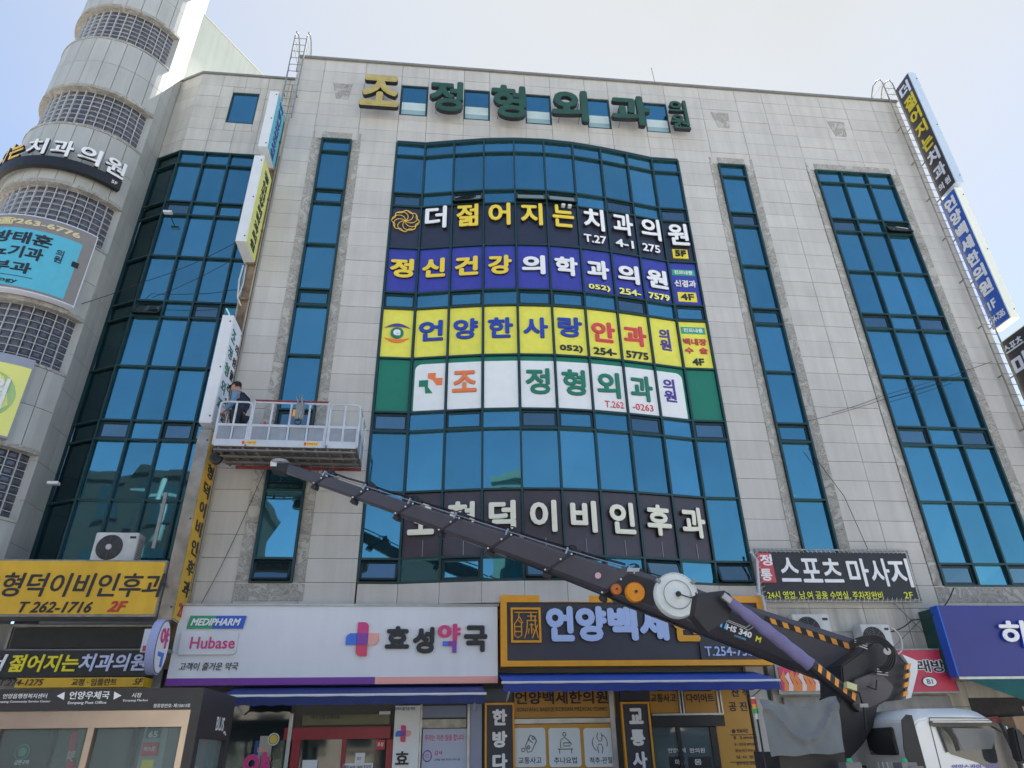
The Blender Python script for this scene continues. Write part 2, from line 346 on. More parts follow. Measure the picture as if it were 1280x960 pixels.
def grid(par, pts, rows=ROWS, skip=(), vents=(), opened=(), greys=(), dim=(), bars=True, depth=.05):
    """pts: plan points of the mullions; every pane, sash, mullion and transom is its own object"""
    kk = sorted({r[0] for r in rows} | {r[1] for r in rows})
    for i in range(len(pts)-1):
        p, q = pts[i], pts[i+1]
        for (k0, k1, ty) in rows:
            if (i, k0) in skip: continue
            z0, z1 = kz(k0), kz(k1)
            if ty == 'v' and i in vents:
                R, N, a, c = cellquad(p, q, z0, z1, depth-.02, .03); f = MB(); s = .045
                op = .16 if (i, k0) in opened else 0
                dn = N*op
                A0, C0, zb, zt = a+dn, c+dn, z0+.035, z1-.035
                def bar(p0, p1, w0, w1):
                    f.hexa([p0+V((0,0,w0)), p1+V((0,0,w0)), p1-N*.04+V((0,0,w0)), p0-N*.04+V((0,0,w0)), p0+V((0,0,w1)), p1+V((0,0,w1)), p1-N*.04+V((0,0,w1)), p0-N*.04+V((0,0,w1))])
                if op:   # top hung sash leaning out, dark room behind
                    bottom = [A0+V((0,0,zb)), C0+V((0,0,zb))]; top = [a+V((0,0,zt)), c+V((0,0,zt))]
                    for u0, u1 in ((0, s/(z1-z0)), (1-s/(z1-z0), 1)):
                        b0, b1 = bottom[0].lerp(top[0], u0), bottom[1].lerp(top[1], u0); t0, t1_ = bottom[0].lerp(top[0], u1), bottom[1].lerp(top[1], u1)
                        f.hexa([b0, b1, b1-N*.035, b0-N*.035, t0, t1_, t1_-N*.035, t0-N*.035])
                    for e0, e1 in ((bottom[0], top[0]), (bottom[1]-R*s, top[1]-R*s)):
                        f.hexa([e0, e0+R*s, e0+R*s-N*.035, e0-N*.035, e1, e1+R*s, e1+R*s-N*.035, e1-N*.035])
                    so_ = f.build('sash', sash_m, par)
                    pn = MB(); o_ = -N*.02
                    pn.hexa([bottom[0]+o_, bottom[1]+o_, bottom[1]+o_*1.4, bottom[0]+o_*1.4, top[0]+o_, top[1]+o_, top[1]+o_*1.4, top[0]+o_*1.4]).build('pane', glass_grey_refl, so_)
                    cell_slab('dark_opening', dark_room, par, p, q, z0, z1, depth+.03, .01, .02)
                else:
                    bar(a, c, zb, zb+s); bar(a, c, zt-s, zt); bar(a, a+R*s, zb+s, zt-s); bar(c-R*s, c, zb+s, zt-s)
                    so_ = f.build('sash', sash_m, par)
                    cell_slab('pane', glass_grey_refl if (i, k0) in greys else glass, so_, p, q, z0+.07, z1-.07, depth+.005, .008, .07, .002)
            else:
                cell_slab('window_pane', glass_dim if i in dim else glass_grey_refl if (i, k0) in greys else glass, par, p, q, z0+.012, z1-.012, depth, .01, .012, .0055)
    if not bars: return
    for i, p in enumerate(pts):
        a = (pts[min(i+1, len(pts)-1)]-pts[max(i-1, 0)]).normalized(); N = V((a.y, -a.x, 0))
        w = .023
        m_ = MB(); c = p - N*(depth*.3)
        m_.obox(c+V((0,0,(kz(kk[0])+kz(kk[-1]))/2)), a*w, N*.036, V((0,0,(kz(kk[-1])-kz(kk[0]))/2+.02))); m_.build('mullion', frame_m, par)
    for k in kk:
        for i in range(len(pts)-1):
            p, q = pts[i], pts[i+1]; R = (q-p).normalized(); N = V((R.y, -R.x, 0)); c = (p+q)/2 - N*(depth*.3)
            t_ = MB(); t_.obox(c+V((0,0,kz(k))), R*((q-p).length/2-.021), N*.032, V((0,0,.022))); t_.build('transom', frame_m, par)
BP = [V((x, y, 0)) for x, y in ((-1.65, 14.0), (-.86, 14.0), (-.04, 13.85), (.79, 13.71), (1.63, 13.62), (2.475, 13.59), (3.31, 13.63), (4.14, 13.73), (4.95, 13.86), (5.74, 14.0), (6.53, 14.0))]
bay = thing('glass_bay', (2.4, 14, 4.3), 'bowed blue mirror glass bay ten panes wide in the centre of the office building', 'window bay')
bb = MB(); pl = [p+V((0, .10, 0)) for p in BP]; bb.prism([V((p.x, p.y, kz(0)-.02)) for p in pl] + [V((6.53, 14.2, kz(0)-.02)), V((-1.65, 14.2, kz(0)-.02))], (0, 0, kz(26)-kz(0)+.04)).build('bay_core', dark_room, bay)
skip = {(i, k) for i in range(10) for k in (8, 11, 15, 18)} | {(i, 1) for i in range(1, 9)}
ops = {(2, 21), (4, 21), (5, 21), (0, 0), (4, 0), (9, 0), (7, 0)}
grid(bay, BP, skip=skip, vents=(0, 2, 4, 5, 7, 9), opened=ops, greys={(0, 21), (7, 21), (9, 21), (7, 14), (0, 7), (7, 7), (9, 7), (4, 7)})
tp = MB(); tp.prism([V((p.x, p.y-.02, kz(26)+.03)) for p in BP] + [V((6.53, 14.1, kz(26)+.03)), V((-1.65, 14.1, kz(26)+.03))], (0, 0, .05)); tp.build('bay_head', frame_m, bay)
for i in range(10):
    p, q = BP[i]+V((0, -.04, 0)), BP[i+1]+V((0, -.04, 0))
    cell_slab('sill_tile', granite, bay, p, q, kz(-1)+.03, kz(0)-.035, 0, .3, .004)
sf = MB(); sf.prism([V((p.x, p.y+.03, kz(-1)+.01)) for p in BP] + [V((6.53, 14.12, kz(-1)+.01)), V((-1.65, 14.12, kz(-1)+.01))], (0, 0, .02)); sf.build('soffit', mat('soffit_grey', (.2, .2, .19, 1), .8), bay)
# slender window strips and the three column window
def strip(x0, n, pitch, label, kend=0, vents=(0,), opened=(), greys=(), surround=True, ktop=26):
    x1 = x0+n*pitch
    t = thing('window_strip', ((x0+x1)/2, 14, kz(0)), label, 'window')
    piece('reveal', dark_room, t, x0, x1, 14.085, 14.098, kz(0), kz(26))
    grid(t, [V((x0+i*pitch, 14.0, 0)) for i in range(n+1)], vents=vents, opened=opened, greys=greys, depth=.06)
    for side in (0, 1):
        k = 26.55
        while k > 0:
            k2 = max(k-random.choice((3.7, 4, 4.3)), -.0)
            xa, xb = ((x0-.27, x0-.03) if side == 0 else (x1+.03, x1+.27))
            s = MB(); z0, z1 = kz(k2)+.004, kz(k)-.004
            yo, yi = 13.985, 14.04
            if side == 0: s.hexa([(xa, yo, z0), (xb, yi, z0), (xb, 14.11, z0), (xa, 14.11, z0), (xa, yo, z1), (xb, yi, z1), (xb, 14.11, z1), (xa, 14.11, z1)])
            else: s.hexa([(xa, yi, z0), (xb, yo, z0), (xb, 14.11, z0), (xa, 14.11, z0), (xa, yi, z1), (xb, yo, z1), (xb, 14.11, z1), (xa, 14.11, z1)])
            s.build('surround_stone', rough, t); k = k2
    piece('surround_stone', rough, t, x0-.025, x1+.025, 13.99, 14.11, kz(26)+.035, kz(26.55)-.003)
    piece('surround_stone', rough, t, x0-.27, x1+.27, 13.985, 14.11, kz(-.75), kz(0)-.035)
    return t
strip(-3.73, 1, .785, 'narrow vertical strip of blue windows behind the aerial lift basket', vents=(0,), opened={(0, 0)}, greys={(0, 7)})
strip(7.785, 1, .785, 'narrow vertical strip of blue windows right of the bowed bay', vents=(0,), greys={(0, 21)})
strip(10.80, 3, .79, 'tall window three panes wide near the right end of the facade', vents=(0, 2), opened={(2, 21)}, greys={(0, 21), (0, 14), (2, 14), (0, 7), (2, 7), (0, 0), (2, 0)})
# ------------------------------------------------------------ corner wing
wing = thing('corner_wing', (-6.6, 15, 0), 'recessed grey tiled corner wing with chamfered blue glass wall between tower and main facade', 'building')
b = MB(); b.prism([V(p) for p in ((-4.80, 14.93, 0), (-7.80, 14.93, 0), (-8.55, 15.30, 0), (-8.55, 26, 0), (-4.80, 26, 0))], (0, 0, 20.36)); b.build('wall', mortar, wing)
b = MB(); b.prism([V(p) for p in ((-4.80, 14.76, 20.36), (-7.83, 14.76, 20.36), (-8.57, 15.12, 20.36), (-8.57, 15.6, 20.36), (-7.7, 15.2, 20.36), (-4.80, 15.2, 20.36))], (0, 0, .08)); b.build('coping', cap_m, wing)
WX = [-4.82, -5.20, -5.82, -6.49, -7.17, -7.82]
WW = (-6.81, -6.02, 18.30, 19.63)
C0, C1 = V((-7.82, 14.8, 0)), V((-8.57, 15.17, 0))
for ri in range(len(rows_top)-1):
    z0, z1 = rows_top[ri], rows_top[ri+1]
    for i in range(5):
        x1, x0 = WX[i], WX[i+1]
        segs = [(x0, x1, z0, z1)]
        if x0 < WW[1] and x1 > WW[0] and z0 < WW[3] and z1 > WW[2]:
            segs = []
            if x0 < WW[0]-.02: segs.append((x0, WW[0], z0, z1))
            if x1 > WW[1]+.02: segs.append((WW[1], x1, z0, z1))
            cx0, cx1 = max(x0, WW[0]), min(x1, WW[1])
            if z0 < WW[2]-.02: segs.append((cx0, cx1, z0, WW[2]))
            if z1 > WW[3]+.02: segs.append((cx0, cx1, WW[3], z1))
        for s in segs: tile(*s, y=14.8, m=granite_w, par=wing)
    cell_slab('facade_tile', granite_w, wing, C1, C0, z0+GAP, z1-GAP, 0, .1, GAP)
w = MB(); a0, a1, z0, z1 = WW
w.box(a0, a1, 14.82, 14.89, z1-.05, z1); w.box(a0, a1, 14.80, 14.89, z0, z0+.04); w.box(a0, a0+.04, 14.82, 14.89, z0+.04, z1-.05); w.box(a1-.04, a1, 14.82, 14.89, z0+.04, z1-.05)
wf = w.build('window', frame_m, wing); piece('pane', glass, wf, a0+.04, a1-.04, 14.85, 14.87, z0+.04, z1-.05)
wg = thing('glass_corner', (-6.5, 14.8, kz(-2)), 'tall blue glass wall with chamfered dark left edge on the recessed corner wing', 'window wall')
WP_ = [V((-4.82, 14.8, 0)), V((-5.06, 14.8, 0)), V((-5.745, 14.8, 0)), V((-6.43, 14.8, 0)), V((-7.12, 14.8, 0)), V((-7.81, 14.8, 0)), V((-8.56, 15.17, 0))][::-1]
grid(wg, WP_, vents=(1, 3, 4), opened={(4, 21), (1, 14)}, greys={(1, 21), (3, 14), (1, 7), (3, 7), (1, 0), (3, 0)}, dim=(0,), depth=.06)
piece('spandrel', granite_w, wing, -7.81, -4.82, 14.8, 14.95, 3.2, kz(0)-.04)
# ------------------------------------------------------------ stair tower
TC, TR = V((-10.1, 15.1, 0)), 1.70
tw = thing('stair_tower', (-10.1, 15.1, 0), 'round grey tiled stair tower with curved glass block windows at the left edge', 'tower')
def tp_(ang, r, z): return V((TC.x + r*math.sin(ang), TC.y - r*math.cos(ang), z))   # ang 0 faces the street
A1 = math.atan2(1.52, .75)                                                       # end next to the flat strip
A0_ = -math.radians(140)
WTOP = [24.72, 21.24, 17.76, 14.28, 10.81, 7.45]; WH = 1.40
def arc_prism(mbd, a0, a1, r0, r1, z0, z1, n=16):
    k = [a0+(a1-a0)*i/n for i in range(n+1)]
    mbd.prism([tp_(a, r1, z0) for a in k] + [tp_(a, r0, z0) for a in reversed(k)], (0, 0, z1-z0))
b = MB(); b.cyl(TC, TC+V((0, 0, 27)), 1.40, n=40); b.box(-10.2, -8.72, 14.6, 15.15, 0, 27); b.build('core_wall', mat('tower_core', (.10, .10, .10, 1), .9), tw)
# flat strip facing the main building
FX = -8.575
zs = [3.0]
while zs[-1] < 26.5: zs.append(zs[-1]+.87)
for i in range(len(zs)-1):
    piece('strip_tile', tower_tile, tw, FX-.10, FX, 14.36, 14.82, zs[i]+GAP, zs[i+1]-GAP); piece('strip_tile', tower_tile, tw, FX-.10, FX, 14.832, 15.17, zs[i]+GAP, zs[i+1]-GAP)
pass
piece('corner_tile', tower_tile, tw, FX-.5, FX-.102, 14.36, 14.5, 3, 27)
NT = 9
gb_m = mat('glass_block', (.065, .068, .085, 1), .12, noise=.25, nscale=9, bump=.6, bscale=9, spec=.9)
grille_m = mat('pale_grille', (.55, .56, .58, 1), .5)
band_edges = []
for f, zt in enumerate(WTOP):
    zb = zt-WH
    # band above the window
    ztop = WTOP[f-1]-WH if f else zt+1.9
    band_edges.append((zt, ztop))
band_edges.append((3.0, WTOP[-1]-WH))
for (z0, z1) in band_edges:
    b = MB(); arc_prism(b, A0_, A1, 1.35, 1.63, z0+.10, z1-.06, 28); b.build('band_wall', mortar, tw)
    b = MB(); arc_prism(b, A0_, A1, 1.35, 1.715, z0, z0+.10, 28); b.build('lintel_ring', rough, tw)
    b = MB(); arc_prism(b, A0_, A1, 1.35, 1.72, z1-.06, z1, 28); b.build('sill_ring', rough, tw)
    nr = 2; hh = (z1-z0-.16)/nr; da = (A1-A0_)/15
    for r_ in range(nr):
        for i in range(15):
            a0 = A0_+da*i; a1 = a0+da
            if a1 < -1.9: continue
            q = MB(); arc_prism(q, a0+.004, a1-.004, 1.64, TR, z0+.10+hh*r_+.006, z0+.10+hh*(r_+1)-.006, 3); q.build('band_tile', tower_tile, tw)
for f, zt in enumerate(WTOP):
    zb = zt-WH
    a0, a1 = A0_+.3, A1-.03
    nb = 22; nrow = 8; q = MB(); gr = MB()
    for i in range(nb):
        c0 = a0+(a1-a0)*i/nb; c1 = a0+(a1-a0)*(i+1)/nb
        if c1 < -2.0: continue
        for r_ in range(nrow):
            y0 = zb+WH*r_/nrow; y1 = y0+WH/nrow; e = .013; da = .012
            P = [tp_(c0+da, 1.53, y0+e), tp_(c1-da, 1.53, y0+e), tp_(c1-da, 1.53, y1-e), tp_(c0+da, 1.53, y1-e)]
            m_ = tp_((c0+c1)/2, 1.555, (y0+y1)/2); du = .45
            I = [p.lerp(m_, du)+ (m_-tp_((c0+c1)/2, 1.53, (y0+y1)/2))*.5 for p in P]
            for j in range(4): q.quad(P[j], P[(j+1) % 4], I[(j+1) % 4], I[j])
            q.quad(*I)
        gr.obox(tp_(c0, 1.545, (zt+zb)/2), V((math.cos(c0), math.sin(c0), 0))*.008, V((math.sin(c0), -math.cos(c0), 0))*.03, V((0, 0, WH/2)))
    q.build('glass_block_panel', gb_m, tw, kind='stuff')
    for r_ in range(nrow+1):
        arc_prism(gr, -2.0, a1, 1.52, 1.548, zb+WH*r_/nrow-.005, zb+WH*r_/nrow+.006, 24)
    gr.build('window_grille', grille_m, tw)
    q = MB(); arc_prism(q, -2.1, a1+.02, 1.49, 1.515, zb, zt, 24); q.build('window_back', dark_room, tw)
# pale sloping block behind the wing
rb = thing('roof_stair_block', (-7.5, 18, 0), 'pale cream rendered block rising behind the corner wing next to the round tower', 'building')
p0 = V((-8.60, 15.22, 0)); dv = V((.545, .84, 0))
b = MB(); e = p0+dv*12
b.prism([V((p0.x, p0.y, 18)), V((e.x, e.y, 18)), V((-9.6, e.y, 18)), V((-9.6, 15.4, 18))], (0, 0, 23.80-18)); b.build('wall', cream, rb)
b = MB(); b.prism([V((p0.x+.05, p0.y-.02, 23.80)), V((e.x+.05, e.y, 23.80)), V((-9.6, e.y, 23.80)), V((-9.6, 15.4, 23.80))], (0, 0, .03)); b.build('coping', mat('pale_coping', (.55, .6, .58, 1), .6), rb)
# ============================================================ signs on the bay
v_navy = mat('vinyl_navy', (.030, .034, .058, 1), .3, noise=.12, rnd=.05); v_violet = mat('vinyl_violet', '373c92', .35, noise=.10, rnd=.04)
v_yellow = mat('vinyl_yellow', 'dfd250', .4, noise=.06, rnd=.02); v_green = mat('vinyl_green', '1b6e58', .35, noise=.05)
v_white = mat('vinyl_white', 'd6dcf0', .35, noise=.03, rnd=.02); v_mauve = mat('vinyl_mauve', (.070, .056, .068, 1), .3, noise=.12, rnd=.03)
l_white = mat('letter_white', 'dde3f2', .4); l_gold = mat('letter_gold', 'e0b040', .4); l_side = mat('letter_side_dark', (.02, .02, .025, 1), .5)
l_orange = mat('letter_amber', 'f2bd3c', .4); l_blue = mat('letter_blue', '26409a', .4); l_red = mat('letter_red', 'c04248', .4); l_green = mat('letter_green', '1f7058', .4)
l_or = mat('letter_orange', 'ee7440', .4); l_dark = mat('letter_dark', '26262e', .45); l_ivory = mat('letter_ivory', 'd8d6c4', .45, noise=.05); l_yel = mat('digits_yellow', 'e8e070', .4)
g_box = mat('label_green', '2f9a78', .4); l_purple = mat('letter_purple', '4a3a8a', .4); y_box = mat('label_yellow', 'ecc83a', .4); steel_wire = mat('pin_steel', (.5, .5, .5, 1), .4, metal=.7)
def bay_frame(i): 
    p, q = BP[i], BP[i+1]; R = (q-p).normalized(); N = V((R.y, -R.x, 0)); return p, q, R, N
def bay_sign(label, k0, cols, m, group=None):
    t = thing('window_sign', (2.4, 13.8, kz(k0)), label, 'sign', 'lettered signs across the bowed glass bay')
    for i in cols: cell_slab('sign_panel', m, t, BP[i], BP[i+1], kz(k0)+.03, kz(k0+3)-.03, .035, .012, .033)
    return t
def bay_text(t, s, i, k0, fr, h, w, mats, depth=.07, u=.5, off=-.03, bold=.03, z=None, **kw):
    p, q, R, N = bay_frame(i); z = kz(k0+3) - fr*3*KS
    O = p.lerp(q, u) + N*(-.035 if off < 0 else off) + V((0, 0, z))
    if off < 0: O = p.lerp(q, u) - N*.033 + V((0, 0, z))
    return text(s, t, mats, O, R, Z_, w=w, h=h, depth=depth, bold=bold, **kw)
def bay_box(t, i, k0, fr, w, h, m, u=.5, th=.012, name='label_plate'):
    p, q, R, N = bay_frame(i); z = kz(k0+3) - fr*3*KS; O = p.lerp(q, u) - N*.030 + V((0, 0, z))
    b = MB(); b.obox(O, R*w/2, N*th/2, V((0, 0, h/2))); return b.build(name, m, t)
G0 = 'lettered signs across the bowed glass bay'
s5 = bay_sign('dark navy window sign with gold emblem and raised letters, topmost on the bay', 18, range(10), v_navy)
for i, ch in enumerate('더젊어지는치과의원'):
    m_ = l_orange if ch in '젊어지는' else l_white
    bay_text(s5, ch, i+1, 18, .31 if i < 8 else .36, .76, .58, [m_, l_side], .10, name='letter')
# gold knot emblem
p, q, R, N = bay_frame(0); O = p.lerp(q, .5) - N*(-.0) + V((0, 0, kz(21)-.52)); em = MB()
for a in range(8):
    pts = []
    for j in range(11):
        r = .36*math.sin(math.pi*j/10*.5)**.8; th = a*math.pi/4 + j*.16; pts.append(O + R*(r*math.cos(th)) + Z_*(r*math.sin(th)) + N*.02)
    em.tube(pts, .011, 4)
pts = [O + R*((.33+.035*math.cos(8*a/60*2*math.pi))*math.cos(a/60*2*math.pi)) + Z_*((.33+.035*math.cos(8*a/60*2*math.pi))*math.sin(a/60*2*math.pi)) + N*.02 for a in range(61)]
em.tube(pts, .013, 4); em.build('gold_emblem', l_gold, s5)
for i, ss, u in ((6, 'T.27', .5), (7, '4-1', .5), (8, '275', .45)): bay_text(s5, ss, i, 18, .76+.03*(i-6)*0, .27, .62 if ss == 'T.27' else .52, [l_white, l_side], .06, u=u, bold=.03)
bay_box(s5, 9, 18, .80, .42, .30, y_box, th=.05); bay_text(s5, '5F', 9, 18, .80, .2, .3, l_dark, .035, bold=.02, off=0)
s4 = bay_sign('violet blue window sign with amber and white letters, second on the bay', 15, range(10), v_violet)
for i, ch in enumerate('정신건강의학과의원'): bay_text(s4, ch, i, 15, .47 if i < 7 else .48, .60, .60, [l_orange if i < 4 else l_white, l_side], .06, bold=.045, name='letter')
for i, ss, w_ in ((6, '052)', .58), (7, '254-', .6), (8, '7579', .6)): bay_text(s4, ss, i, 15, .87, .2, w_, [l_yel, l_side], .04, bold=.035)
bay_box(s4, 9, 15, .24, .62, .19, g_box); bay_text(s4, '진료내용', 9, 15, .24, .12, .5, l_white, .02)
bay_text(s4, '신경과', 9, 15, .50, .22, .58, l_white, .03); bay_box(s4, 9, 15, .80, .5, .30, y_box); bay_text(s4, '4F', 9, 15, .80, .21, .36, l_dark, .02, bold=.03)
s3 = bay_sign('bright yellow window sign with blue and red letters and an eye emblem', 11, range(10), v_yellow)
for i, ch in enumerate('언양한사랑안과'): bay_text(s3, ch, i+1, 11, .46 if i not in (4,) else .42, .58, .60, [l_blue if i < 5 else l_red, l_side if i < 5 else l_red], .03, bold=.035, name='letter')
for i, ss, w_ in ((5, '052)', .56), (6, '254-', .58), (7, '5775', .58)): bay_text(s3, ss, i, 11, .85, .2, w_, l_dark, .02)
bay_text(s3, '의\n원', 8, 11, .45, .62, .30, l_purple, .02, bold=.03)
bay_box(s3, 9, 11, .2, .62, .2, g_box); bay_text(s3, '진료내용', 9, 11, .2, .12, .5, l_white, .02)
bay_text(s3, '백내장', 9, 11, .44, .2, .6, l_red, .02); bay_text(s3, '수  술', 9, 11, .62, .18, .58, l_red, .02); bay_text(s3, '4F', 9, 11, .85, .2, .3, l_dark, .02)
p, q, R, N = bay_frame(0); O = p.lerp(q, .5) - N*.02 + V((0, 0, kz(14)-.71))
e = MB(); e.lathe([(.155, 0), (.155, .03)], O, N, 24); e.build('eye_ring', l_green, s3); text('e', s3, l_white, O+N*.031, R, Z_, h=.17, w=.18, depth=.01, bold=.04)
e = MB()
def crescent(o, w, h1, h2, dz):
    up_ = [o + R*(-w+2*w*j/12) + Z_*(dz+h1*math.sin(math.pi*j/12)) for j in range(13)]; dn = [o + R*(-w+2*w*j/12) + Z_*(dz+h2*math.sin(math.pi*j/12)) for j in range(12, -1, -1)]
    return up_+dn[1:-1]
e.prism(crescent(O, .30, .13, .05, .14), N*.02); e.build('eye_brow', l_purple, s3)
e = MB(); e.prism(crescent(O, .30, -.13, -.04, -.14), N*.02); e.build('eye_lid', l_or, s3)
s2 = bay_sign('green and white window sign with orange and green letters, fourth down on the bay', 8, range(10), v_green)
for i in range(1, 9):
    p, q, R, N = bay_frame(i); a, c = p+R*.035-N*.028, q-R*.035-N*.028; z0, z1 = kz(8)+.035, kz(11)-.16
    poly = [a+Z_*z0, c+Z_*z0, c+Z_*z1, a+Z_*z1]
    if i == 1: a = a+R*.05; poly = [a+Z_*z0, c+Z_*z0, c+Z_*z1] + [a + R*(.16-.16*math.sin(j*math.pi/10)) + Z_*(z1-.16+.16*math.cos(j*math.pi/10)) for j in range(6)]
    if i == 8: c = c-R*.06; poly = [a+Z_*z0, c+Z_*z0] + [c - R*(.16-.16*math.cos(j*math.pi/10)) + Z_*(z1-.16+.16*math.sin(j*math.pi/10)) for j in range(6)] + [a+Z_*z1]
    b = MB(); b.prism(poly, N*.008); b.build('white_panel', v_white, s2)
for i, ch in ((2, '조'), (4, '정'), (5, '형'), (6, '외'), (7, '과')): bay_text(s2, ch, i, 8, .48 if i == 2 else .50, .56 if i == 2 else .68, .56, [l_or if i == 2 else l_green, l_side], .04, bold=.03, name='letter')
bay_text(s2, '의\n원', 8, 8, .47, .62, .32, l_purple, .03, u=.40)
bay_text(s2, 'T.262', 6, 8, .85, .17, .46, l_red, .025, u=.62, bold=.01); bay_text(s2, '-0263', 7, 8, .85, .17, .52, l_red, .025, u=.48, bold=.01)
p, q, R, N = bay_frame(1); O = p.lerp(q, .55) - N*.018 + V((0, 0, kz(11)-.66))
e = MB(); e.prism([O+R*a+Z_*c for a, c in ((-.26, .06), (-.05, .06), (-.05, -.12), (.06, -.28), (-.10, -.28), (-.12, -.10), (-.26, -.10))], N*.02); e.build('logo_green', l_green, s2)
e = MB(); e.prism([O+R*a+Z_*c for a, c in ((-.06, .24), (.12, .24), (.12, .10), (.28, .10), (.28, -.08), (.15, -.08), (.06, .06), (-.06, .12))], N*.02); e.build('logo_orange', l_or, s2)
s1 = bay_sign('mauve window sign with ivory raised letters partly behind the crane boom, lowest on the bay', 1, range(1, 9), v_mauve)
for i, ch in enumerate('오형덕이비인후과'):
    bay_text(s1, ch, i+1, 1, .43, .68, .56, [l_ivory, l_side], .10, bold=.035, name='letter')
    p, q, R, N = bay_frame(i+1); O = p.lerp(q, .55) - N*.02; b = MB(); b.cyl(O+Z_*(kz(4)-1.05), O+Z_*(kz(1)+.04), .006, n=5); b.build('wire', steel_wire, s1)
# ============================================================ rooftop letters
green_f = mat('green_letter_face', (.018, .078, .052, 1), .5, noise=.2, nscale=4); gold_f = mat('gold_letter_face', (.46, .37, .12, 1), .5, noise=.15)
rl = thing('rooftop_letters', (1.8, 13.8, 18.3), 'big channel letters under the roofline, one gold then five dark green', 'sign')
def roofl(s, px0, py0, px1, py1, face, d=.14, **kw):
    Y = 13.72; tpx(s, rl, [face, l_side], px0, py0, px1, py1, Y-.0, depth=d, bold=.036, name='letter', **kw)
    c = at((px0+px1)/2, (py0+py1)/2, Y)
    b = MB()
    for dx in (-.3, .3):
        for dz in (.25, -.3): b.cyl(c+V((dx, 0, dz)), V((c.x+dx, 14.0, c.z+dz)), .014, n=5)
    b.build('standoff', galv, rl)
roofl('조', 451, 99, 500, 137, gold_f); roofl('정', 537, 106, 579, 143, green_f); roofl('형', 614, 111, 657, 151, green_f)
roofl('외', 689, 117, 734, 155, green_f); roofl('과', 763, 124, 811, 160, green_f)
tpx('의\n원', rl, [green_f, l_side], 836, 129, 859, 164, 13.84, depth=.12, bold=.03, name='letter')
# ============================================================ blade signs
def blade(name, label, cat, x0, x1, y0, y1, z0, z1, m_front, m_face, side, rim=None, group=None):
    """box sign standing out from the wall; side=+1: lettered face looks towards +X"""
    t = thing(name, ((x0+x1)/2, y1, z0), label, cat, group)
    b = MB(); b.box(x0, x1, y0, y1, z0, z1); b.build('sign_box', m_front, t)
    xf = x1 if side > 0 else x0
    piece('sign_face', m_face, t, *( (xf, xf+.012) if side > 0 else (xf-.012, xf)), y0+.03, y1-.02, z0+.03, z1-.03)
    for k in range(3):
        z = z0+(z1-z0)*(.06+.44*k); b = MB(); b.cyl(V((x1-.05, y0, z)), V((x1-.05, y0-.012, z)), .018, n=8); b.build('bolt', l_dark, t)
    for k in (.15, .5, .85):
        z = z0+(z1-z0)*k; b = MB(); b.cyl(V(((x0+x1)/2, y1, z)), V(((x0+x1)/2+.1*side, 14.0, z)), .025, n=6); b.build('bracket', galv, t)
    return t
def blade_col(t, s, side, xf, y0, y1, ztop, ch, gap, mats, w=None, bold=.03):
    R = Y_ if side > 0 else -Y_
    for i, c in enumerate(s):
        if c == ' ': continue
        O = V((xf+.013*side, (y0+y1)/2, ztop-ch/2-i*(ch+gap)))
        text(c, t, mats, O, R, Z_, w=(y1-y0)*.8 if w is None else w, h=ch, depth=.012, bold=bold, name='letter')
aqua = mat('aqua_vinyl', '52a8bd', .4, noise=.04); lime = mat('lime_vinyl', 'c9cd78', .4, noise=.06); silverp = mat('weathered_foil', (.46, .41, .34, 1), .25, metal=.6, noise=.35, nscale=3, bump=.8, bscale=3)
ywell = mat('mustard_vinyl', 'c99f2b', .45, noise=.08, nscale=3, streak=.08); lav = mat('lavender_edge', 'a9b4d8', .5)
t = blade('blade_sign', 'white edged aqua blade sign with navy characters, topmost on the left corner', 'sign', -5.07, -4.84, 13.10, 13.92, 15.62, 17.72, white_m, aqua, 1, group='blade signs stacked down the left corner of the facade')
blade_col(t, '비뇨기과피부과의원', 1, -4.84, 13.15, 13.85, 17.6, .18, .035, l_purple, w=.34)
t = blade('blade_sign', 'white edged lime blade sign with dark characters, directly under the aqua one', 'sign', -5.08, -4.84, 13.05, 13.90, 12.44, 15.24, white_m, lime, 1, group='blade signs stacked down the left corner of the facade')
blade_col(t, '정신건강의학과의원', 1, -4.84, 13.1, 13.85, 15.0, .22, .055, l_dark, w=.38)
t = blade('blade_sign', 'white blade sign with green and black characters beside the worker', 'sign', -5.04, -4.80, 13.19, 13.90, 7.80, 10.44, white_m, white_t, 1, group='blade signs stacked down the left corner of the facade')
blade_col(t, '조정형외과', 1, -4.80, 13.2, 13.6, 10.15, .28, .14, l_green, w=.28, bold=.01); blade_col(t, '의원물리치료', 1, -4.80, 13.58, 13.92, 10.0, .22, .12, l_dark, w=.22, bold=.01)
b = MB(); b.tube([(-4.92, 13.3, 10.44), (-4.95, 13.28, 10.55), (-5.02, 13.25, 10.66)], .018); b.build('cable_stub', mat('pale_green_hose', 'a8d8c8', .5), t)
t = blade('blade_sign', 'tall mustard yellow blade sign with weathered silver edge, lowest on the left corner', 'sign', -5.05, -4.80, 13.33, 14.0, 3.96, 7.70, silverp, ywell, 1, group='blade signs stacked down the left corner of the facade')
blade_col(t, '오형덕이비인후과', 1, -4.80, 13.4, 13.95, 7.45, .29, .10, l_dark, w=.36, bold=.02)
text('2F', t, mat('letter_brick_red', 'a83a2c', .5), V((-4.787, 13.66, 4.18)), Y_, Z_, w=.32, h=.24, bold=.03)
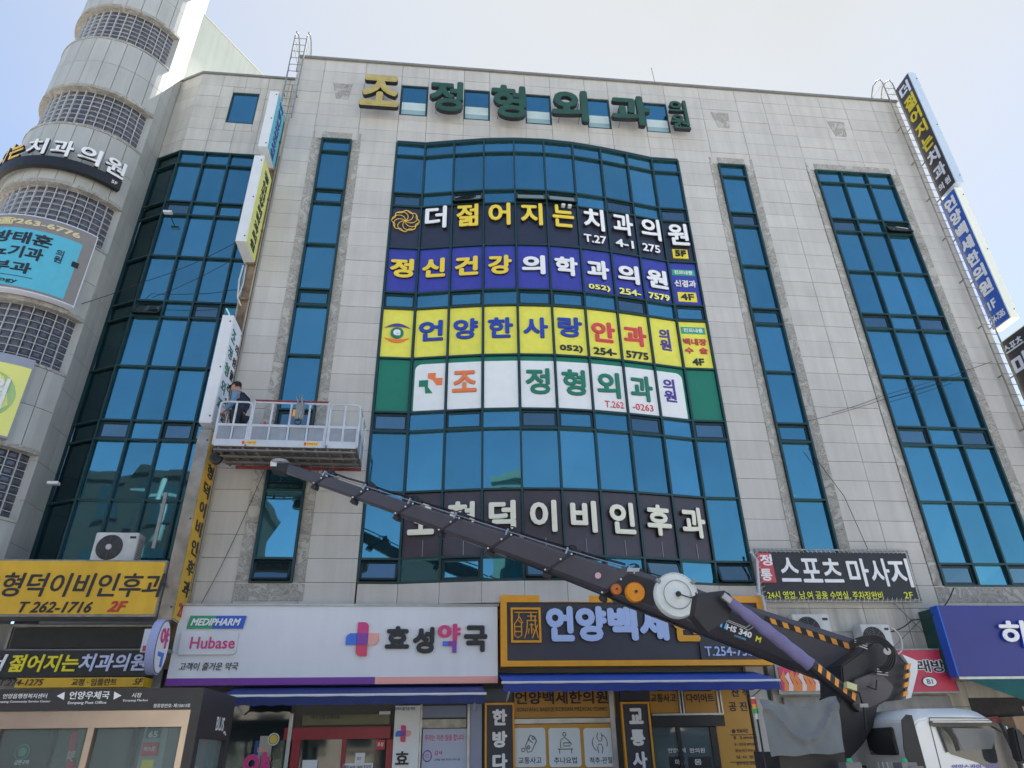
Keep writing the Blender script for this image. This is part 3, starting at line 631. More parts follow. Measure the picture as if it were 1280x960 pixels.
# thin tarnished channel and pipes running down the corner
pc = thing('corner_channel', (-4.9, 13.95, 3), 'rusty brown steel channel and pipes running down the left corner of the facade', 'pipes')
b = MB(); b.box(-5.00, -4.80, 13.93, 13.99, 3.2, 17.5); b.build('channel', rust, pc)
b = MB()
for x in (-5.02, -4.79): b.cyl((x, 13.9, 3.2), (x, 13.9, 19.0), .022, n=6)
b.build('pipe', mat('tan_pipe', (.36, .29, .2, 1), .6, noise=.3, streak=.3), pc)
for z in [4+i*1.05 for i in range(13)]:
    b = MB(); b.box(-5.03, -4.78, 13.84, 13.93, z, z+.05); b.build('clamp', rust, pc)
# ladders
def ladder(name, label, x0, x1, z0, ztop, m, hoop=True):
    t = thing(name, ((x0+x1)/2, 13.85, z0), label, 'ladder', None)
    for x in (x0, x1):
        b = MB(); pts = [(x, 13.84, z0), (x, 13.84, ztop-.35), (x, 13.90, ztop-.1), (x, 14.05, ztop), (x, 14.25, ztop), (x, 14.45, ztop-.25), (x, 14.55, ztop-.6), (x, 14.55, 20.45)] if hoop else [(x, 13.84, z0), (x, 13.84, ztop)]
        b.tube(pts, .022, 8); b.build('rail', m, t)
    z = z0+.15
    while z < ztop-.3:
        b = MB(); b.cyl((x0, 13.84, z), (x1, 13.84, z), .011, n=6); b.build('rung', m, t); z += .30
    if hoop:
        for z in (20.75, 21.1):
            for x in (x0, x1): b = MB(); b.cyl((x, 13.84, z), (x, 14.53, z), .010, n=5); b.build('brace', m, t)
    for z in [z0+1+i*1.5 for i in range(int((20-z0)/1.5))]:
        piece('bracket', m, t, x0-.01, x0+.015, 13.85, 14.0, z, z+.03); piece('bracket', m, t, x1-.015, x1+.01, 13.85, 14.0, z, z+.03)
    return t
ladder('roof_ladder', 'galvanised roof ladder with curved handrails at the top left corner of the facade', -4.99, -4.63, 17.6, 21.55, galv)
ladder('roof_ladder', 'long weathered ladder with curved handrails running up the right edge of the facade', 14.02, 14.36, 4.5, 21.45, mat('weathered_galv', (.30, .28, .25, 1), .6, metal=.3, noise=.35, nscale=4))
b = MB(); b.cyl((6.55, 14.6, 20.3), (6.48, 14.6, 22.0), .012, n=5); b.build('roof_antenna', galv, label='thin metal antenna rod standing on the roof edge', cat='antenna')
# right hand blade signs
steelblue = mat('pale_blue_side', 'aebccb', .5, noise=.05); charc = mat('charcoal_vinyl', '2f2c33', .4, noise=.06); royal = mat('royal_blue_vinyl', '1f52a8', .4, noise=.04)
t = blade('blade_sign', 'dark charcoal blade sign with yellow and pale characters, topmost on the right edge', 'sign', 14.50, 14.76, 13.28, 14.0, 16.14, 20.95, steelblue, charc, -1, group='blade signs stacked down the right edge of the facade')
lem = mat('letter_lemon', 'c9b830', .45); pale = mat('letter_pale', 'c5c9d2', .45)
for i, c in enumerate('더젊어지는치과'):
    O = V((14.486, 13.62, 20.95-.42-i*.60)); text(c, t, lem if 0 < i < 5 else pale, O, -Y_, Z_, w=.46, h=.50 if c != '젊' else .56, depth=.012, bold=.035, name='letter')
for i, c in enumerate('의원'): text(c, t, pale, V((14.486, 13.78-i*.28, 16.43)), -Y_, Z_, w=.20, h=.24, bold=.03, name='letter')
t = blade('blade_sign', 'royal blue blade sign with white characters, under the charcoal one on the right edge', 'sign', 14.50, 14.74, 13.41, 14.07, 11.50, 16.06, mat('cream_side', 'dcdccb', .5), royal, -1, group='blade signs stacked down the right edge of the facade')
for i, c in enumerate('언양백세한의원'): text(c, t, l_white, V((14.486, 13.74, 15.70-i*.50)), -Y_, Z_, w=.44, h=.42, bold=.045, name='letter')
text('1F', t, l_white, V((14.486, 13.76, 12.16)), -Y_, Z_, w=.26, h=.26, bold=.03); text('254-7585', t, l_white, V((14.486, 13.76, 11.76)), -Y_, Z_, w=.52, h=.19, bold=.02)
t = blade('blade_sign', 'black blade sign with white characters, lowest on the right edge', 'sign', 14.50, 14.76, 13.1, 14.03, 6.5, 11.10, mat('yellowed_side', 'd8d4a0', .5), charc, -1, group='blade signs stacked down the right edge of the facade')
text('스포츠', t, pale, V((14.486, 13.66, 10.82)), -Y_, Z_, w=.62, h=.24, bold=.03)
for i, c in enumerate('마사지'): text(c, t, pale, V((14.486, 13.62, 10.25-i*.78)), -Y_, Z_, w=.58, h=.56, bold=.035, name='letter')
# ============================================================ signs on the tower
def tmap(r, zc, ac): return lambda a, b_, t_: tp_(ac + a/r, r+t_, zc+b_)
t = thing('curved_sign', (-10.1, 13.2, 14.5), 'curved black sign band with white and gold letters standing on it around the tower', 'sign')
b = MB(); arc_prism(b, -1.6, .93, 1.80, 1.93, 14.62, 14.92, 24); b.build('sign_band', black_m, t)
b = MB(); arc_prism(b, -1.2, .9, 1.70, 1.80, 14.70, 14.76, 16); b.build('bracket', galv, t)
for i, c in enumerate('는지어젊더'[::-1] + '치과의원'):
    ac = .80-(8-i)*.315; text(c, t, [l_gold if 0 < i < 5 else l_white, l_dark], V(), mapf=tmap(1.86, 15.24, ac), w=.48, h=.54, depth=.07, bold=.03, name='letter')
text('5F', t, l_white, V(), mapf=tmap(1.932, 14.76, .84), w=.14, h=.1, depth=.01)
t = thing('curved_sign', (-10.1, 13.2, 10.9), 'curved aqua sign with grey border and a phone number across the tower', 'sign')
taupe = mat('taupe_vinyl', '7d7876', .45, noise=.06)
b = MB(); arc_prism(b, -1.5, .87, 1.78, 1.98, 10.90, 12.97, 28); b.build('sign_box', [mat('sign_rim_white', 'c9ccd8', .5)], t)
b = MB(); arc_prism(b, -1.48, .858, 1.98, 1.988, 10.93, 12.94, 28); b.build('border', taupe, t)
b = MB(); arc_prism(b, -1.4, .74, 1.988, 1.994, 10.98, 12.56, 28); b.build('aqua_face', aqua, t)
text('☎263-6776', t, mat('letter_straw', 'c8bd92', .5), V(), mapf=tmap(1.99, 12.75, .25), w=1.75, h=.21, depth=.01, bold=.03)
for s_, ac, z, w_, h_ in (('방태훈', .16, 12.30, 1.2, .34), ('비뇨기과', .08, 11.90, 1.35, .34), ('피부과', .06, 11.48, 1.2, .30)):
    text(s_, t, l_purple if 0 else l_dark, V(), mapf=tmap(1.995, z, ac-.0), w=w_, h=h_, depth=.01, bold=.03)
text('의\n원', t, l_dark, V(), mapf=tmap(1.995, 12.02, .56), w=.16, h=.36, depth=.01, bold=.02); text('Dermatology', t, l_dark, V(), mapf=tmap(1.995, 11.10, -.05), w=1.3, h=.13, depth=.01)
b = MB(); arc_prism(b, -1.2, .40, 1.995, 2.0, 11.24, 11.255, 16); b.build('underline', l_dark, t)
b = MB(); arc_prism(b, .70, .77, 1.99, 2.01, 11.88, 12.02, 2); b.build('clip', black_m, t)
t = thing('curved_sign', (-10.1, 13.3, 7.5), 'pale lime and green sign with outlined white letters low on the tower', 'sign')
b = MB(); arc_prism(b, -1.4, .71, 1.70, 1.84, 7.56, 9.40, 24); b.build('sign_box', mat('slate_vinyl', '8a8f9f', .5), t)
b = MB(); arc_prism(b, -1.4, .70, 1.84, 1.846, 7.60, 9.18, 24); b.build('lime_face', mat('bright_lime', 'd8e07a', .45), t)
def ring_on(t, r, zc, ac, rr, m, th):
    b = MB(); n = 24; b.prism([tp_(ac + rr*math.cos(2*math.pi*i/n)/r, r, zc + rr*math.sin(2*math.pi*i/n)) for i in range(n)], tp_(ac, th, 0)-tp_(ac, 0, 0)); b.build('disc', m, t)
ring_on(t, 1.84, 8.42, .34, .56, mat('sage', '9dbb7c', .45), .02); ring_on(t, 1.85, 8.42, .34, .40, mat('pale_mint', 'c6d8c2', .45), .02)
text('의\n원', t, [l_white, l_dark], V(), mapf=tmap(1.875, 8.42, .46), w=.36, h=.8, depth=.015, bold=.04)
# ============================================================ street level, left
t = thing('wall_sign', (-6.6, 13.3, 4.0), 'wide mustard yellow sign with dark letters and a red 2F below the corner wing', 'sign')
b = MB(); b.box(-8.6, -5.07, 13.25, 13.75, 4.0, 5.0); b.build('sign_box', mat('grey_tin', (.3, .29, .28, 1), .5, metal=.4, noise=.3), t)
piece('sign_face', ywell, t, -8.6, -5.09, 13.235, 13.25, 4.04, 4.97)
tpx('오형덕이비인후과', t, l_dark, -28, 716, 209, 746, 13.234, depth=.012, bold=.015, shear=.12)
tpx('T 262-1716', t, l_dark, 24, 752, 115, 766, 13.234, depth=.012, shear=.25, bold=.02); tpx('2F', t, mat('letter_brick_red', 'a83a2c', .5), 135, 751, 159, 765, 13.234, depth=.012, shear=.3, bold=.035)
def ac_unit(loc, label, group, w=.80, h=.58, dp=.32):
    x, y, z = loc; t = thing('air_conditioner', loc, label, 'air conditioner', group); x0 = x-w/2
    b = MB(); b.box(x0, x0+w, y, y+dp, z, z+h); b.build('casing', mat('ac_casing', (.60, .61, .60, 1), .45, noise=.08, nscale=6, streak=.12), t, bevel=.012)
    c = V((x0+w*.38, y-.004, z+h/2)); r = h*.42
    b = MB(); b.lathe([(r, 0), (r, .012), (r*.95, .02)], c+V((0, .006, 0)), -Y_, 28); b.build('fan_recess', black_m, t, smooth=True)
    b = MB()
    for k in range(1, 8):
        rr = r*k/7.6; b.tube([c+V((rr*math.cos(a*math.pi/14), -.026, rr*math.sin(a*math.pi/14))) for a in range(29)], .004, 4)
    for k in range(8): a = k*math.pi/4; b.cyl(c+V((0, -.026, 0)), c+V((r*.97*math.cos(a), -.026, r*.97*math.sin(a))), .004, n=4)
    b.build('fan_grille', mat('grille_grey', (.16, .16, .17, 1), .5), t)
    b = MB(); b.lathe([(r*.22, 0), (r*.22, .01), (r*.15, .014)], c+V((0, -.026, 0)), -Y_, 16); b.build('fan_hub', mat('hub_grey', (.5, .5, .5, 1), .5), t)
    b = MB(); b.box(x0+w*.80, x0+w*.94, y-.006, y+.002, z+h*.80, z+h*.88); b.build('badge', l_dark, t)
    b = MB()
    for k in range(9): b.box(x0+w-.002, x0+w+.006, y+.05, y+dp-.05, z+h*(.15+.08*k), z+h*(.17+.08*k))
    b.build('side_louvre', mat('grille_grey', (.16, .16, .17, 1), .5), t)
    return t
ac_unit((-6.28, 13.72, 5.07), 'white air conditioner unit standing on top of the mustard yellow wall sign', 'air conditioner units on the facade')
b = MB(); b.obox(at(200, 650, 13.6), V((.032, 0, 0)), V((0, .02, 0)), V((0, 0, .56))); b.build('metal_post', galv, label='upright grey metal post between the air conditioner and the silver edged sign', cat='post')
t = thing('wall_sign', (-6.6, 13.8, 3.5), 'empty black sign panel in a pale metal frame under the mustard sign', 'sign')
flat('panel', mat('black_board', (.022, .024, .026, 1), .45, noise=.3), t, 15, 785, 191, 810, 13.8, .05)
x0, z1, x1, z0 = at(13, 798, 13.8).x, at(100, 783, 13.8).z, at(190, 798, 13.8).x, at(100, 812, 13.8).z
for n_, q in (('frame_rail', (x0-.03, x1+.03, z1-.01, z1+.03)), ('frame_rail', (x0-.03, x1+.03, z0-.03, z0+.01)), ('frame_stile', (x0-.06, x0-.01, z0+.012, z1-.012)), ('frame_stile', (x1+.0, x1+.05, z0+.012, z1-.012))): piece(n_, galv, t, q[0], q[1], 13.785, 13.84, q[2], q[3])
b = MB(); b.box(-9.6, -5.0, 14.0, 14.4, 2.6, 4.0); b.build('shop_wall', mat('grey_plaster', (.33, .33, .32, 1), .8, noise=.15, streak=.2), wing)
b = MB(); b.box(-9.6, -5.0, 14.05, 14.4, 0, 2.598); b.build('shop_window', mat('dark_green_glass', (.03, .045, .04, 1), .08, noise=.4, nscale=1.5, spec=.8), wing)
t = thing('shop_sign', (-6.5, 13.6, 2.6), 'black dental clinic sign with yellow and white letters above the bus shelter', 'sign')
x1 = at(186, 830, 13.55).x
piece('board', mat('black_board', (.022, .024, .026, 1), .45, noise=.3), t, -8.8, x1, 13.55, 13.9, at(90, 846, 13.55).z, at(90, 813, 13.55).z)
tpx('더', t, l_white, -20, 818, 8, 839, 13.548, depth=.02, shear=.12); tpx('젊어지는', t, mat('letter_yellow', 'd6c62c', .45), 13, 818, 99, 840, 13.548, depth=.02, shear=.12, bold=.025); tpx('치과의원', t, mat('letter_lilac', 'b9bfe0', .45), 100, 817, 184, 839, 13.548, depth=.02, shear=.12, bold=.025)
piece('yellow_strip', ywell, t, at(20, 852, 13.5).x, x1, 13.5, 13.9, at(90, 859, 13.5).z, at(90, 847, 13.5).z)
tpx('T.274-1275', t, l_dark, 0, 849, 54, 857, 13.498, depth=.01, shear=.2); tpx('교정 · 임플란트', t, l_dark, 90, 848, 146, 857, 13.498, depth=.01); tpx('5F', t, l_dark, 167, 848, 179, 856, 13.498, depth=.01, shear=.3)
# oval blade sign of the pharmacy
t = thing('oval_sign', (-4.72, 13.0, 3.0), 'white oval pharmacy blade sign with a pink and blue character at the corner', 'sign')
oc = V((-4.75, 13.0, 3.46)); n = 36
def oval(x, ry, rz, th, m, name):
    b = MB(); b.prism([V((x, oc.y+ry*math.cos(2*math.pi*i/n), oc.z+rz*math.sin(2*math.pi*i/n))) for i in range(n)], V((th, 0, 0))); b.build(name, m, t)
oval(oc.x-.14, .31, .45, .14, mat('lilac_rim', '9aa0c4', .4), 'sign_box'); oval(oc.x, .29, .43, .006, mat('thin_violet_line', '3c2f6a', .4), 'rim_line'); oval(oc.x+.006, .275, .415, .004, mat('oval_white', 'dfe2f0', .4), 'sign_face')
pink = mat('letter_pink', 'c23a78', .4); pblue = mat('letter_bright_blue', '3b6cc8', .4); plum = mat('letter_plum', '7a3f98', .4); salmon = mat('logo_salmon', 'e89a92', .4)
text('야', t, pink, V((oc.x+.012, oc.y, oc.z+.15)), Y_, Z_, w=.36, h=.34, bold=.03)
b = MB(); b.box(oc.x+.01, oc.x+.02, oc.y-.14, oc.y+.12, oc.z-.16, oc.z-.09); b.box(oc.x+.01, oc.x+.02, oc.y+.03, oc.y+.12, oc.z-.32, oc.z-.16); b.build('letter_foot', pblue, t)
b = MB(); b.cyl((oc.x-.07, 13.3, 3.46), (oc.x-.07, 14.0, 3.46), .03); b.build('bracket', galv, t)
t = thing('lightbox_sign', (-5.2, 13.3, 3.0), 'small white notice sign with a red band left of the oval pharmacy sign', 'sign')
flat('panel', white_m, t, 178, 786, 196, 815, 13.3, .1); flat('red_band', mat('dull_red', 'b0484c', .5), t, 178, 807, 192, 814, 13.29, .008)
# ============================================================ shop fronts
sh = thing('street_shop', (2.2, 14, 0), 'glazed ground floor shop fronts of the pharmacy and the herbal clinic under two blue awnings', 'shop front')
b = MB(); b.box(-4.74, 6.5, 14.16, 14.3, 0, 4.0); b.build('back_wall', mat('dim_shop_wall', (.05, .05, .055, 1), .8, noise=.3), sh)
flat('transom_board', mat('dark_fascia', (.05, .05, .055, 1), .6, noise=.2), sh, 205, 843, 640, 862, 13.98, .1)
def sflat(name, m, *a, **k): return flat(name, m, sh, *a, **k)
sflat('window_pane', shopglass, 262, 878, 352, 1090, 14.05, .02)
sflat('stall_riser', mat('grey_panel', '5c6068', .6), 604, 845, 642, 1090, 14.06, .05)
red = mat('red_door_frame', '8c2530', .4, noise=.08)
sflat('door_header', red, 355, 909, 488, 924, 13.97, .08)
for a, c in ((355, 366), (420, 425.5), (478, 486)): sflat('door_frame', red, a, 924.2, c, 1100, 13.97, .08)
sflat('door_pane', shopglass, 364, 924, 422, 1095, 14.01, .02); sflat('door_pane', shopglass, 424, 924, 480, 1095, 14.01, .02)
sflat('steel_jamb', steel, 350, 892, 355, 1095, 13.96, .09)
sflat('lintel_box', mat('drab_olive', '6d6c54', .6, noise=.15), 378, 893, 487, 906, 14.0, .08)
sflat('door_closer', white_m, 474, 889, 488, 893, 13.99, .02)
tpx('약국 인증·조제전문', sh, l_dark, 389, 894, 425, 899, 13.998, depth=.004)
sflat('pillar_panel', v_white, 488, 882, 521, 1095, 13.93, .10)
def plus_logo(par, px, py, s, Y, pre='', th=.03):
    c = at(px, py, Y); a = s*.33
    def blk(n_, pts, m, k=0): q = MB(); q.prism([c+V((x*s, -k*.003, z*s)) for x, z in pts], V((0, -th, 0))); q.build(n_, m, par)
    blk('logo_top', [(-.17, .17), (.17, .17), (.17, .40), (.12, .47), (.04, .5), (-.17, .5)], pink); blk('logo_left', [(-.18, .17), (-.18, -.17), (-.5, -.17), (-.5, .05), (-.46, .12), (-.38, .17)], pblue, 1)
    blk('logo_right', [(.18, .17), (.18, -.17), (.38, -.17), (.46, -.12), (.5, -.05), (.5, .17)], salmon, 2); blk('logo_bottom', [(-.17, -.18), (.17, -.18), (.17, -.5), (-.04, -.5), (-.13, -.46), (-.17, -.38)], mat('logo_crimson', 'c8405c', .4), 3); blk('logo_middle', [(-.17, -.17), (.17, -.17), (.17, .165), (-.17, .165)], plum, 4)
plus_logo(sh, 504, 917, .27, 13.92, th=.012); tpx('효', sh, l_dark, 494, 939, 511, 956, 13.925, depth=.01, bold=.03); tpx('고객이 즐거운 약국', sh, l_dark, 493, 884, 519, 888, 13.925, depth=.004)
for k, ch in enumerate('성약국'): text(ch, sh, l_dark, at(502, 948, 13.925)-V((0, 0, .38*(k+1))), w=.22, h=.24, depth=.01, bold=.03)
sflat('mullion', steel, 521.5, 880, 524, 1095, 13.94, .08); sflat('mullion', steel, 583, 880, 586.5, 1095, 13.94, .08)
sflat('upper_pane', mat('frosted_grey', '777f95', .4), 525, 882, 583, 897, 14.0, .02); sflat('shutter_box', mat('reflecting_strip', (.42, .38, .35, 1), .2, metal=.5, noise=.35, nscale=5), 525, 899, 583, 910, 13.98, .05)
sflat('poster_pane', mat('pale_poster', 'a8b0c4', .35), 525, 911, 583, 1090, 14.0, .02); sflat('side_pane', mat('pale_side_panel', '8c94ac', .4), 587, 880, 602, 1095, 13.99, .03)
tpx('우리는 이런 일을 합니다', sh, pink, 531, 918, 580, 926, 13.998, depth=.003); tpx('감사', sh, pink, 543, 938, 553, 944, 13.998, depth=.003); tpx('고객을 위해 최선의 서비스를', sh, l_dark, 543, 948, 575, 951, 13.998, depth=.002, bold=0)
c = at(534, 945, 13.998); b = MB(); b.tube([c+V((.075*math.cos(a*.2618), 0, .085*math.sin(a*.2618))) for a in range(25)], .010, 4); b.tube([c+V((.03*math.cos(a*.2618), 0, .03*math.sin(a*.2618))) for a in range(25)], .004, 4); b.build('ring_mark', plum, sh)
# stickers and posters behind the pharmacy glass
def poster(px0, py0, px1, py1, Y, m, label, words=(), **k):
    t = thing('poster', at((px0+px1)/2, (py0+py1)/2, Y), label, 'poster'); flat('sheet', m, t, px0, py0, px1, py1, Y, .005)
    for s_, q, m2 in words: tpx(s_, t, m2, *q, Y-.001, depth=.003, bold=.015)
    return t
poster(320, 920, 336, 1000, 14.03, mat('beige_paper', 'a39c94', .6), 'tall beige poster in the left pharmacy window', [('LINE', (322, 934, 334, 940), salmon)])
poster(314, 926, 319.5, 1000, 14.035, mat('blue_paper', '2a4a80', .5), 'narrow blue banner left of the beige poster', [])
t = thing('sticker', at(342, 924, 14.0), 'round white and yellow sticker on the pharmacy glass above the big red letters', 'sticker')
c = at(342, 924, 14.035)
for rr, m_, dd in ((.10, mat('oval_white', 'dfe2f0', .4), 0), (.082, l_dark, .004), (.072, mat('sticker_yellow', 'c8b450', .5), .008)):
    b = MB(); b.cyl(c+V((0, -dd, 0)), c+V((0, -dd-.005, 0)), rr, n=28); b.build('disc', m_, t)
t = thing('window_lettering', at(325, 955, 14.0), 'big magenta and orange letter with pale outline on the pharmacy window', 'lettering')
tpx('약', t, [pink, white_m], 303, 940, 337, 985, 13.99, depth=.04, bold=.04)
poster(470, 925, 481, 937, 13.96, mat('sticker_red', 'b02a3a', .4), 'small red and white sticker at the top of the right pharmacy door', [('포장', (471.5, 928, 479.5, 933), l_white)])
poster(377, 950, 396, 975, 13.97, white_m, 'white notice sheet on the left pharmacy door'); poster(427, 954, 466, 966, 13.97, white_m, 'long white opening hours notice on the right pharmacy door', [('평일 8:30-19:00 토요일', (430, 956, 464, 963), l_dark)])
poster(444, 941, 456, 954, 13.975, white_m, 'small white card on the right pharmacy door', [('접수', (446, 946, 452, 950), red)])
# pharmacy sign
t = thing('shop_sign', (-1.9, 13.7, 3), 'long white pharmacy sign with coloured cross logo, black letters and purple bottom edge', 'sign')
sb = mat('sign_white_panel', (.76, .78, .82, 1), .35, noise=.03, nscale=1.5, streak=.03); SX0, SX1 = -4.81, 1.10
piece('sign_box', sb, t, SX0, SX1, 13.70, 14.0, 2.99, 4.27); piece('top_rail', steel, t, SX0-.02, SX1+.03, 13.67, 14.0, 4.272, 4.31)
piece('bottom_edge', plum if 0 else mat('purple_edge', '6b2f8c', .4), t, SX0, -1.15, 13.69, 13.72, 2.90, 3.02); piece('bottom_edge', salmon, t, -1.148, SX1, 13.69, 13.72, 2.90, 3.02, label='salmon pink end of the bottom edge')
plus_logo(t, 453, 799, .60, 13.69, th=.03)
for ch, q in (('효', (482, 783, 512, 811)), ('성', (516, 784, 543, 817)), ('국', (580, 782, 609, 815))): tpx(ch, t, [l_dark, black_m], *q, 13.695, depth=.05, bold=.05, name='letter')
tpx('야', t, [pink, salmon], 547, 780, 576, 802, 13.695, depth=.05, bold=.05, name='letter')
c = at(562, 809, 13.69); b = MB(); b.box(c.x-.13, c.x-.04, 13.65, 13.70, c.z+.02, c.z+.10); b.build('letter_foot', pblue, t); b = MB(); b.box(c.x-.038, c.x+.13, 13.65, 13.70, c.z+.02, c.z+.10); b.box(c.x+.05, c.x+.13, 13.65, 13.70, c.z-.10, c.z+.02); b.build('letter_foot', plum, t)
gb = mat('badge_green', '2f8c68', .4); bb_ = mat('badge_blue', '2a58b0', .4)
def sheared(par, name, m, px0, py0, px1, py1, Y, th, sl):
    a, c_ = at(px0, (py0+py1)/2, Y), at(px1, (py0+py1)/2, Y); z0, z1 = at((px0+px1)/2, py1, Y).z, at((px0+px1)/2, py0, Y).z; b = MB()
    b.prism([V((a.x, Y, z0)), V((c_.x, Y, z0)), V((c_.x+sl, Y, z1)), V((a.x+sl, Y, z1))], V((0, -th, 0))); b.build(name, m, par)
sheared(t, 'badge', gb, 235, 770, 267, 786, 13.69, .03, .03); sheared(t, 'badge', bb_, 267.3, 770, 305, 786, 13.69, .03, .03)
tpx('MEDIPHARM', t, l_white, 239, 773, 301, 782, 13.658, depth=.01, shear=.3, bold=.03)
rbm = MB(); c = at(261.5, 804, 13.69); hw, hh, r_ = .50, .20, .05
rbm.prism([c+V((sx*(hw-r_)+r_*math.cos(a), 0, sz*(hh-r_)+r_*math.sin(a))) for sx, sz, a0 in ((1, 1, 0), (-1, 1, 90), (-1, -1, 180), (1, -1, 270)) for a in [math.radians(a0+k*30) for k in range(4)]], V((0, -.05, 0))); rbm.build('badge', white_m, t)
tpx('Hubase', t, pink, 238, 796, 294, 811, 13.638, depth=.008, bold=.015); tpx('고객이 즐거운 약국', t, l_dark, 224, 828, 298, 838, 13.69, depth=.006, bold=.01, shear=.15)
# herbal clinic sign
t = thing('shop_sign', (3.8, 13.6, 3.2), 'dark grey herbal clinic sign with thick golden frame and pale blue letters', 'sign')
gold_fr = mat('golden_frame', 'cf8f1e', .4, noise=.08, nscale=4); dgrey = mat('dark_sign_grey', '363740', .5, noise=.06)
hx0, hx1, hz0, hz1 = 1.15, 6.42, 3.17, 4.46
piece('panel', dgrey, t, hx0+.1, hx1-.1, 13.62, 13.8, hz0+.1, hz1-.1)
for q in ((hx0, hx1, hz1-.13, hz1), (hx0, hx1, hz0, hz0+.10)): piece('frame_rail', gold_fr, t, q[0], q[1], 13.57, 13.85, q[2], q[3])
for q in ((hx0, hx0+.12), (hx1-.12, hx1)): piece('frame_stile', gold_fr, t, q[0], q[1], 13.572, 13.85, hz0+.101, hz1-.131)
peri = mat('letter_periwinkle', '9fb2e6', .45)
for ch, q in (('언', (682, 758, 717, 802)), ('양', (719, 758, 758, 802)), ('백', (759, 758, 796, 801)), ('세', (798, 758, 834, 801))): tpx(ch, t, [peri, black_m], *q, 13.615, depth=.06, bold=.055, name='letter')
for ch, q in (('한', (838, 760, 876, 802)), ('의', (879, 760, 912, 800)), ('원', (915, 760, 948, 800))): tpx(ch, t, [gold_fr, black_m], *q, 13.615, depth=.06, bold=.055, name='letter')
flat('phone_plate', dgrey, t, 876, 803, 950, 824, 13.56, .06); tpx('T.254-7585', t, peri, 881, 808, 948, 820, 13.558, depth=.02, bold=.015)
# gold seal with two seal script characters
flat('seal_ground', dgrey, t, 638, 760, 678, 802, 13.60, .02); c = at(657.5, 781, 13.57); b = MB(); w_, h_ = .29, .32
for x0, x1, z0, z1 in ((-w_, w_, h_-.04, h_), (-w_, w_, -h_, -h_+.04), (-w_, -w_+.04, -h_+.04, h_-.04), (w_-.04, w_, -h_+.04, h_-.04)): b.box(c.x+x0, c.x+x1, c.y, c.y+.05, c.z+z0, c.z+z1)
b.build('seal_frame', gold_fr, t)
b = MB()
def stroke(pts): b.tube([c+V((x*w_, .01, z*h_)) for x, z in pts], .012, 5)
for s_ in ([(-.75, .72), (.78, .72)], [(-.45, .70), (-.5, .35), (-.72, .1)], [(-.45, .5), (-.2, .1)], [(-.75, .1), (-.75, -.6), (-.55, -.72), (-.3, -.6), (-.3, .1), (-.5, .25)], [(-.72, -.1), (-.32, -.1)], [(-.72, -.38), (-.32, -.38)],
           [(.1, .5), (.7, .5)], [(.35, .7), (.35, .3)], [(.05, .25), (.75, .25)], [(.1, .25), (.05, -.3), (-.1, -.75)], [(.25, .0), (.5, .0)], [(.37, .1), (.37, -.5)], [(.2, -.2), (.15, -.5)], [(.5, -.2), (.58, -.45)], [(.62, .5), (.62, 0), (.8, -.75)], [(.78, 0), (.4, -.75)]): stroke(s_)
b.build('seal_characters', gold_fr, t)
# awnings
def awning(label, x0, x1, ztop, ymid, zrail, zbot, m1, m2):
    t = thing('awning', ((x0+x1)/2, 13.8, zbot), label, 'awning'); n = 28
    b = MB(); b.hexa([(x0, ymid, zrail-.01), (x1, ymid, zrail-.01), (x1, 13.95, ztop-.01), (x0, 13.95, ztop-.01), (x0, ymid, zrail), (x1, ymid, zrail), (x1, 13.95, ztop), (x0, 13.95, ztop)]); b.build('canopy', m1, t)
    b = MB(); k = int((x1-x0)/.09)
    for i in range(k):
        a, c_ = x0+(x1-x0)*i/k, x0+(x1-x0)*(i+1)/k; ya, yc = ymid-.02+.008*math.sin(i*.8), ymid-.02+.008*math.sin((i+1)*.8); z0 = zbot+.012*math.sin(i*1.9)
        b.quad((a, ya, z0), (c_, yc, zbot+.012*math.sin((i+1)*1.9)), (c_, yc, zrail-.035), (a, ya, zrail-.035))
    b.build('valance', m2, t)
    b = MB(); b.cyl((x0-.03, ymid-.01, zrail-.02), (x1+.03, ymid-.01, zrail-.02), .022, n=8); b.build('front_rail', white_m, t)
    for x in (x0+.15, x1-.15): b = MB(); b.cyl((x, ymid, zrail-.03), (x, 13.95, zrail-.25), .016, n=6); b.build('arm', white_m, t)
nv1, nv2 = mat('navy_canvas', '24366e', .6, noise=.15, nscale=2), mat('navy_canvas_dark', '1c2a5c', .65, noise=.2, nscale=3)
awning('long faded navy canvas awning over the pharmacy entrance', -3.62, .82, 2.90, 13.10, 2.70, 2.53, nv1, nv2)
awning('bright blue canvas awning below the golden framed herbal clinic sign', 1.13, 6.15, 3.09, 12.92, 2.86, 2.69, mat('blue_canvas', '2f5bb8', .5, noise=.1, nscale=3), mat('blue_canvas_dark', '17307c', .6, noise=.08))
# herbal clinic boards and windows
def board(label, px0, px1, ztop, s, gap=.36):
    t = thing('vertical_board', at((px0+px1)/2, 900, 13.9), label, 'sign'); x0, x1 = at(px0, 900, 13.9).x, at(px1, 900, 13.9).x
    piece('panel', dgrey, t, x0+.03, x1-.03, 13.90, 13.96, .3, ztop-.03)
    for a, c_ in ((x0, x0+.035), (x1-.035, x1)): piece('frame_stile', gold_fr, t, a, c_, 13.87, 13.97, .3, ztop)
    piece('frame_rail', gold_fr, t, x0+.036, x1-.036, 13.87, 13.97, ztop-.035, ztop)
    for i, ch in enumerate(s): text(ch, t, l_white, V(((x0+x1)/2, 13.895, ztop-.24-i*gap)), w=.27, h=.27, depth=.02, bold=.05, name='letter')
board('left dark vertical board with golden frame and white characters beside the pharmacy', 606, 643, 2.58, '한방다이어트'); board('right dark vertical board with golden frame and white characters beside the clinic door', 777, 813, 2.57, '교통사고')
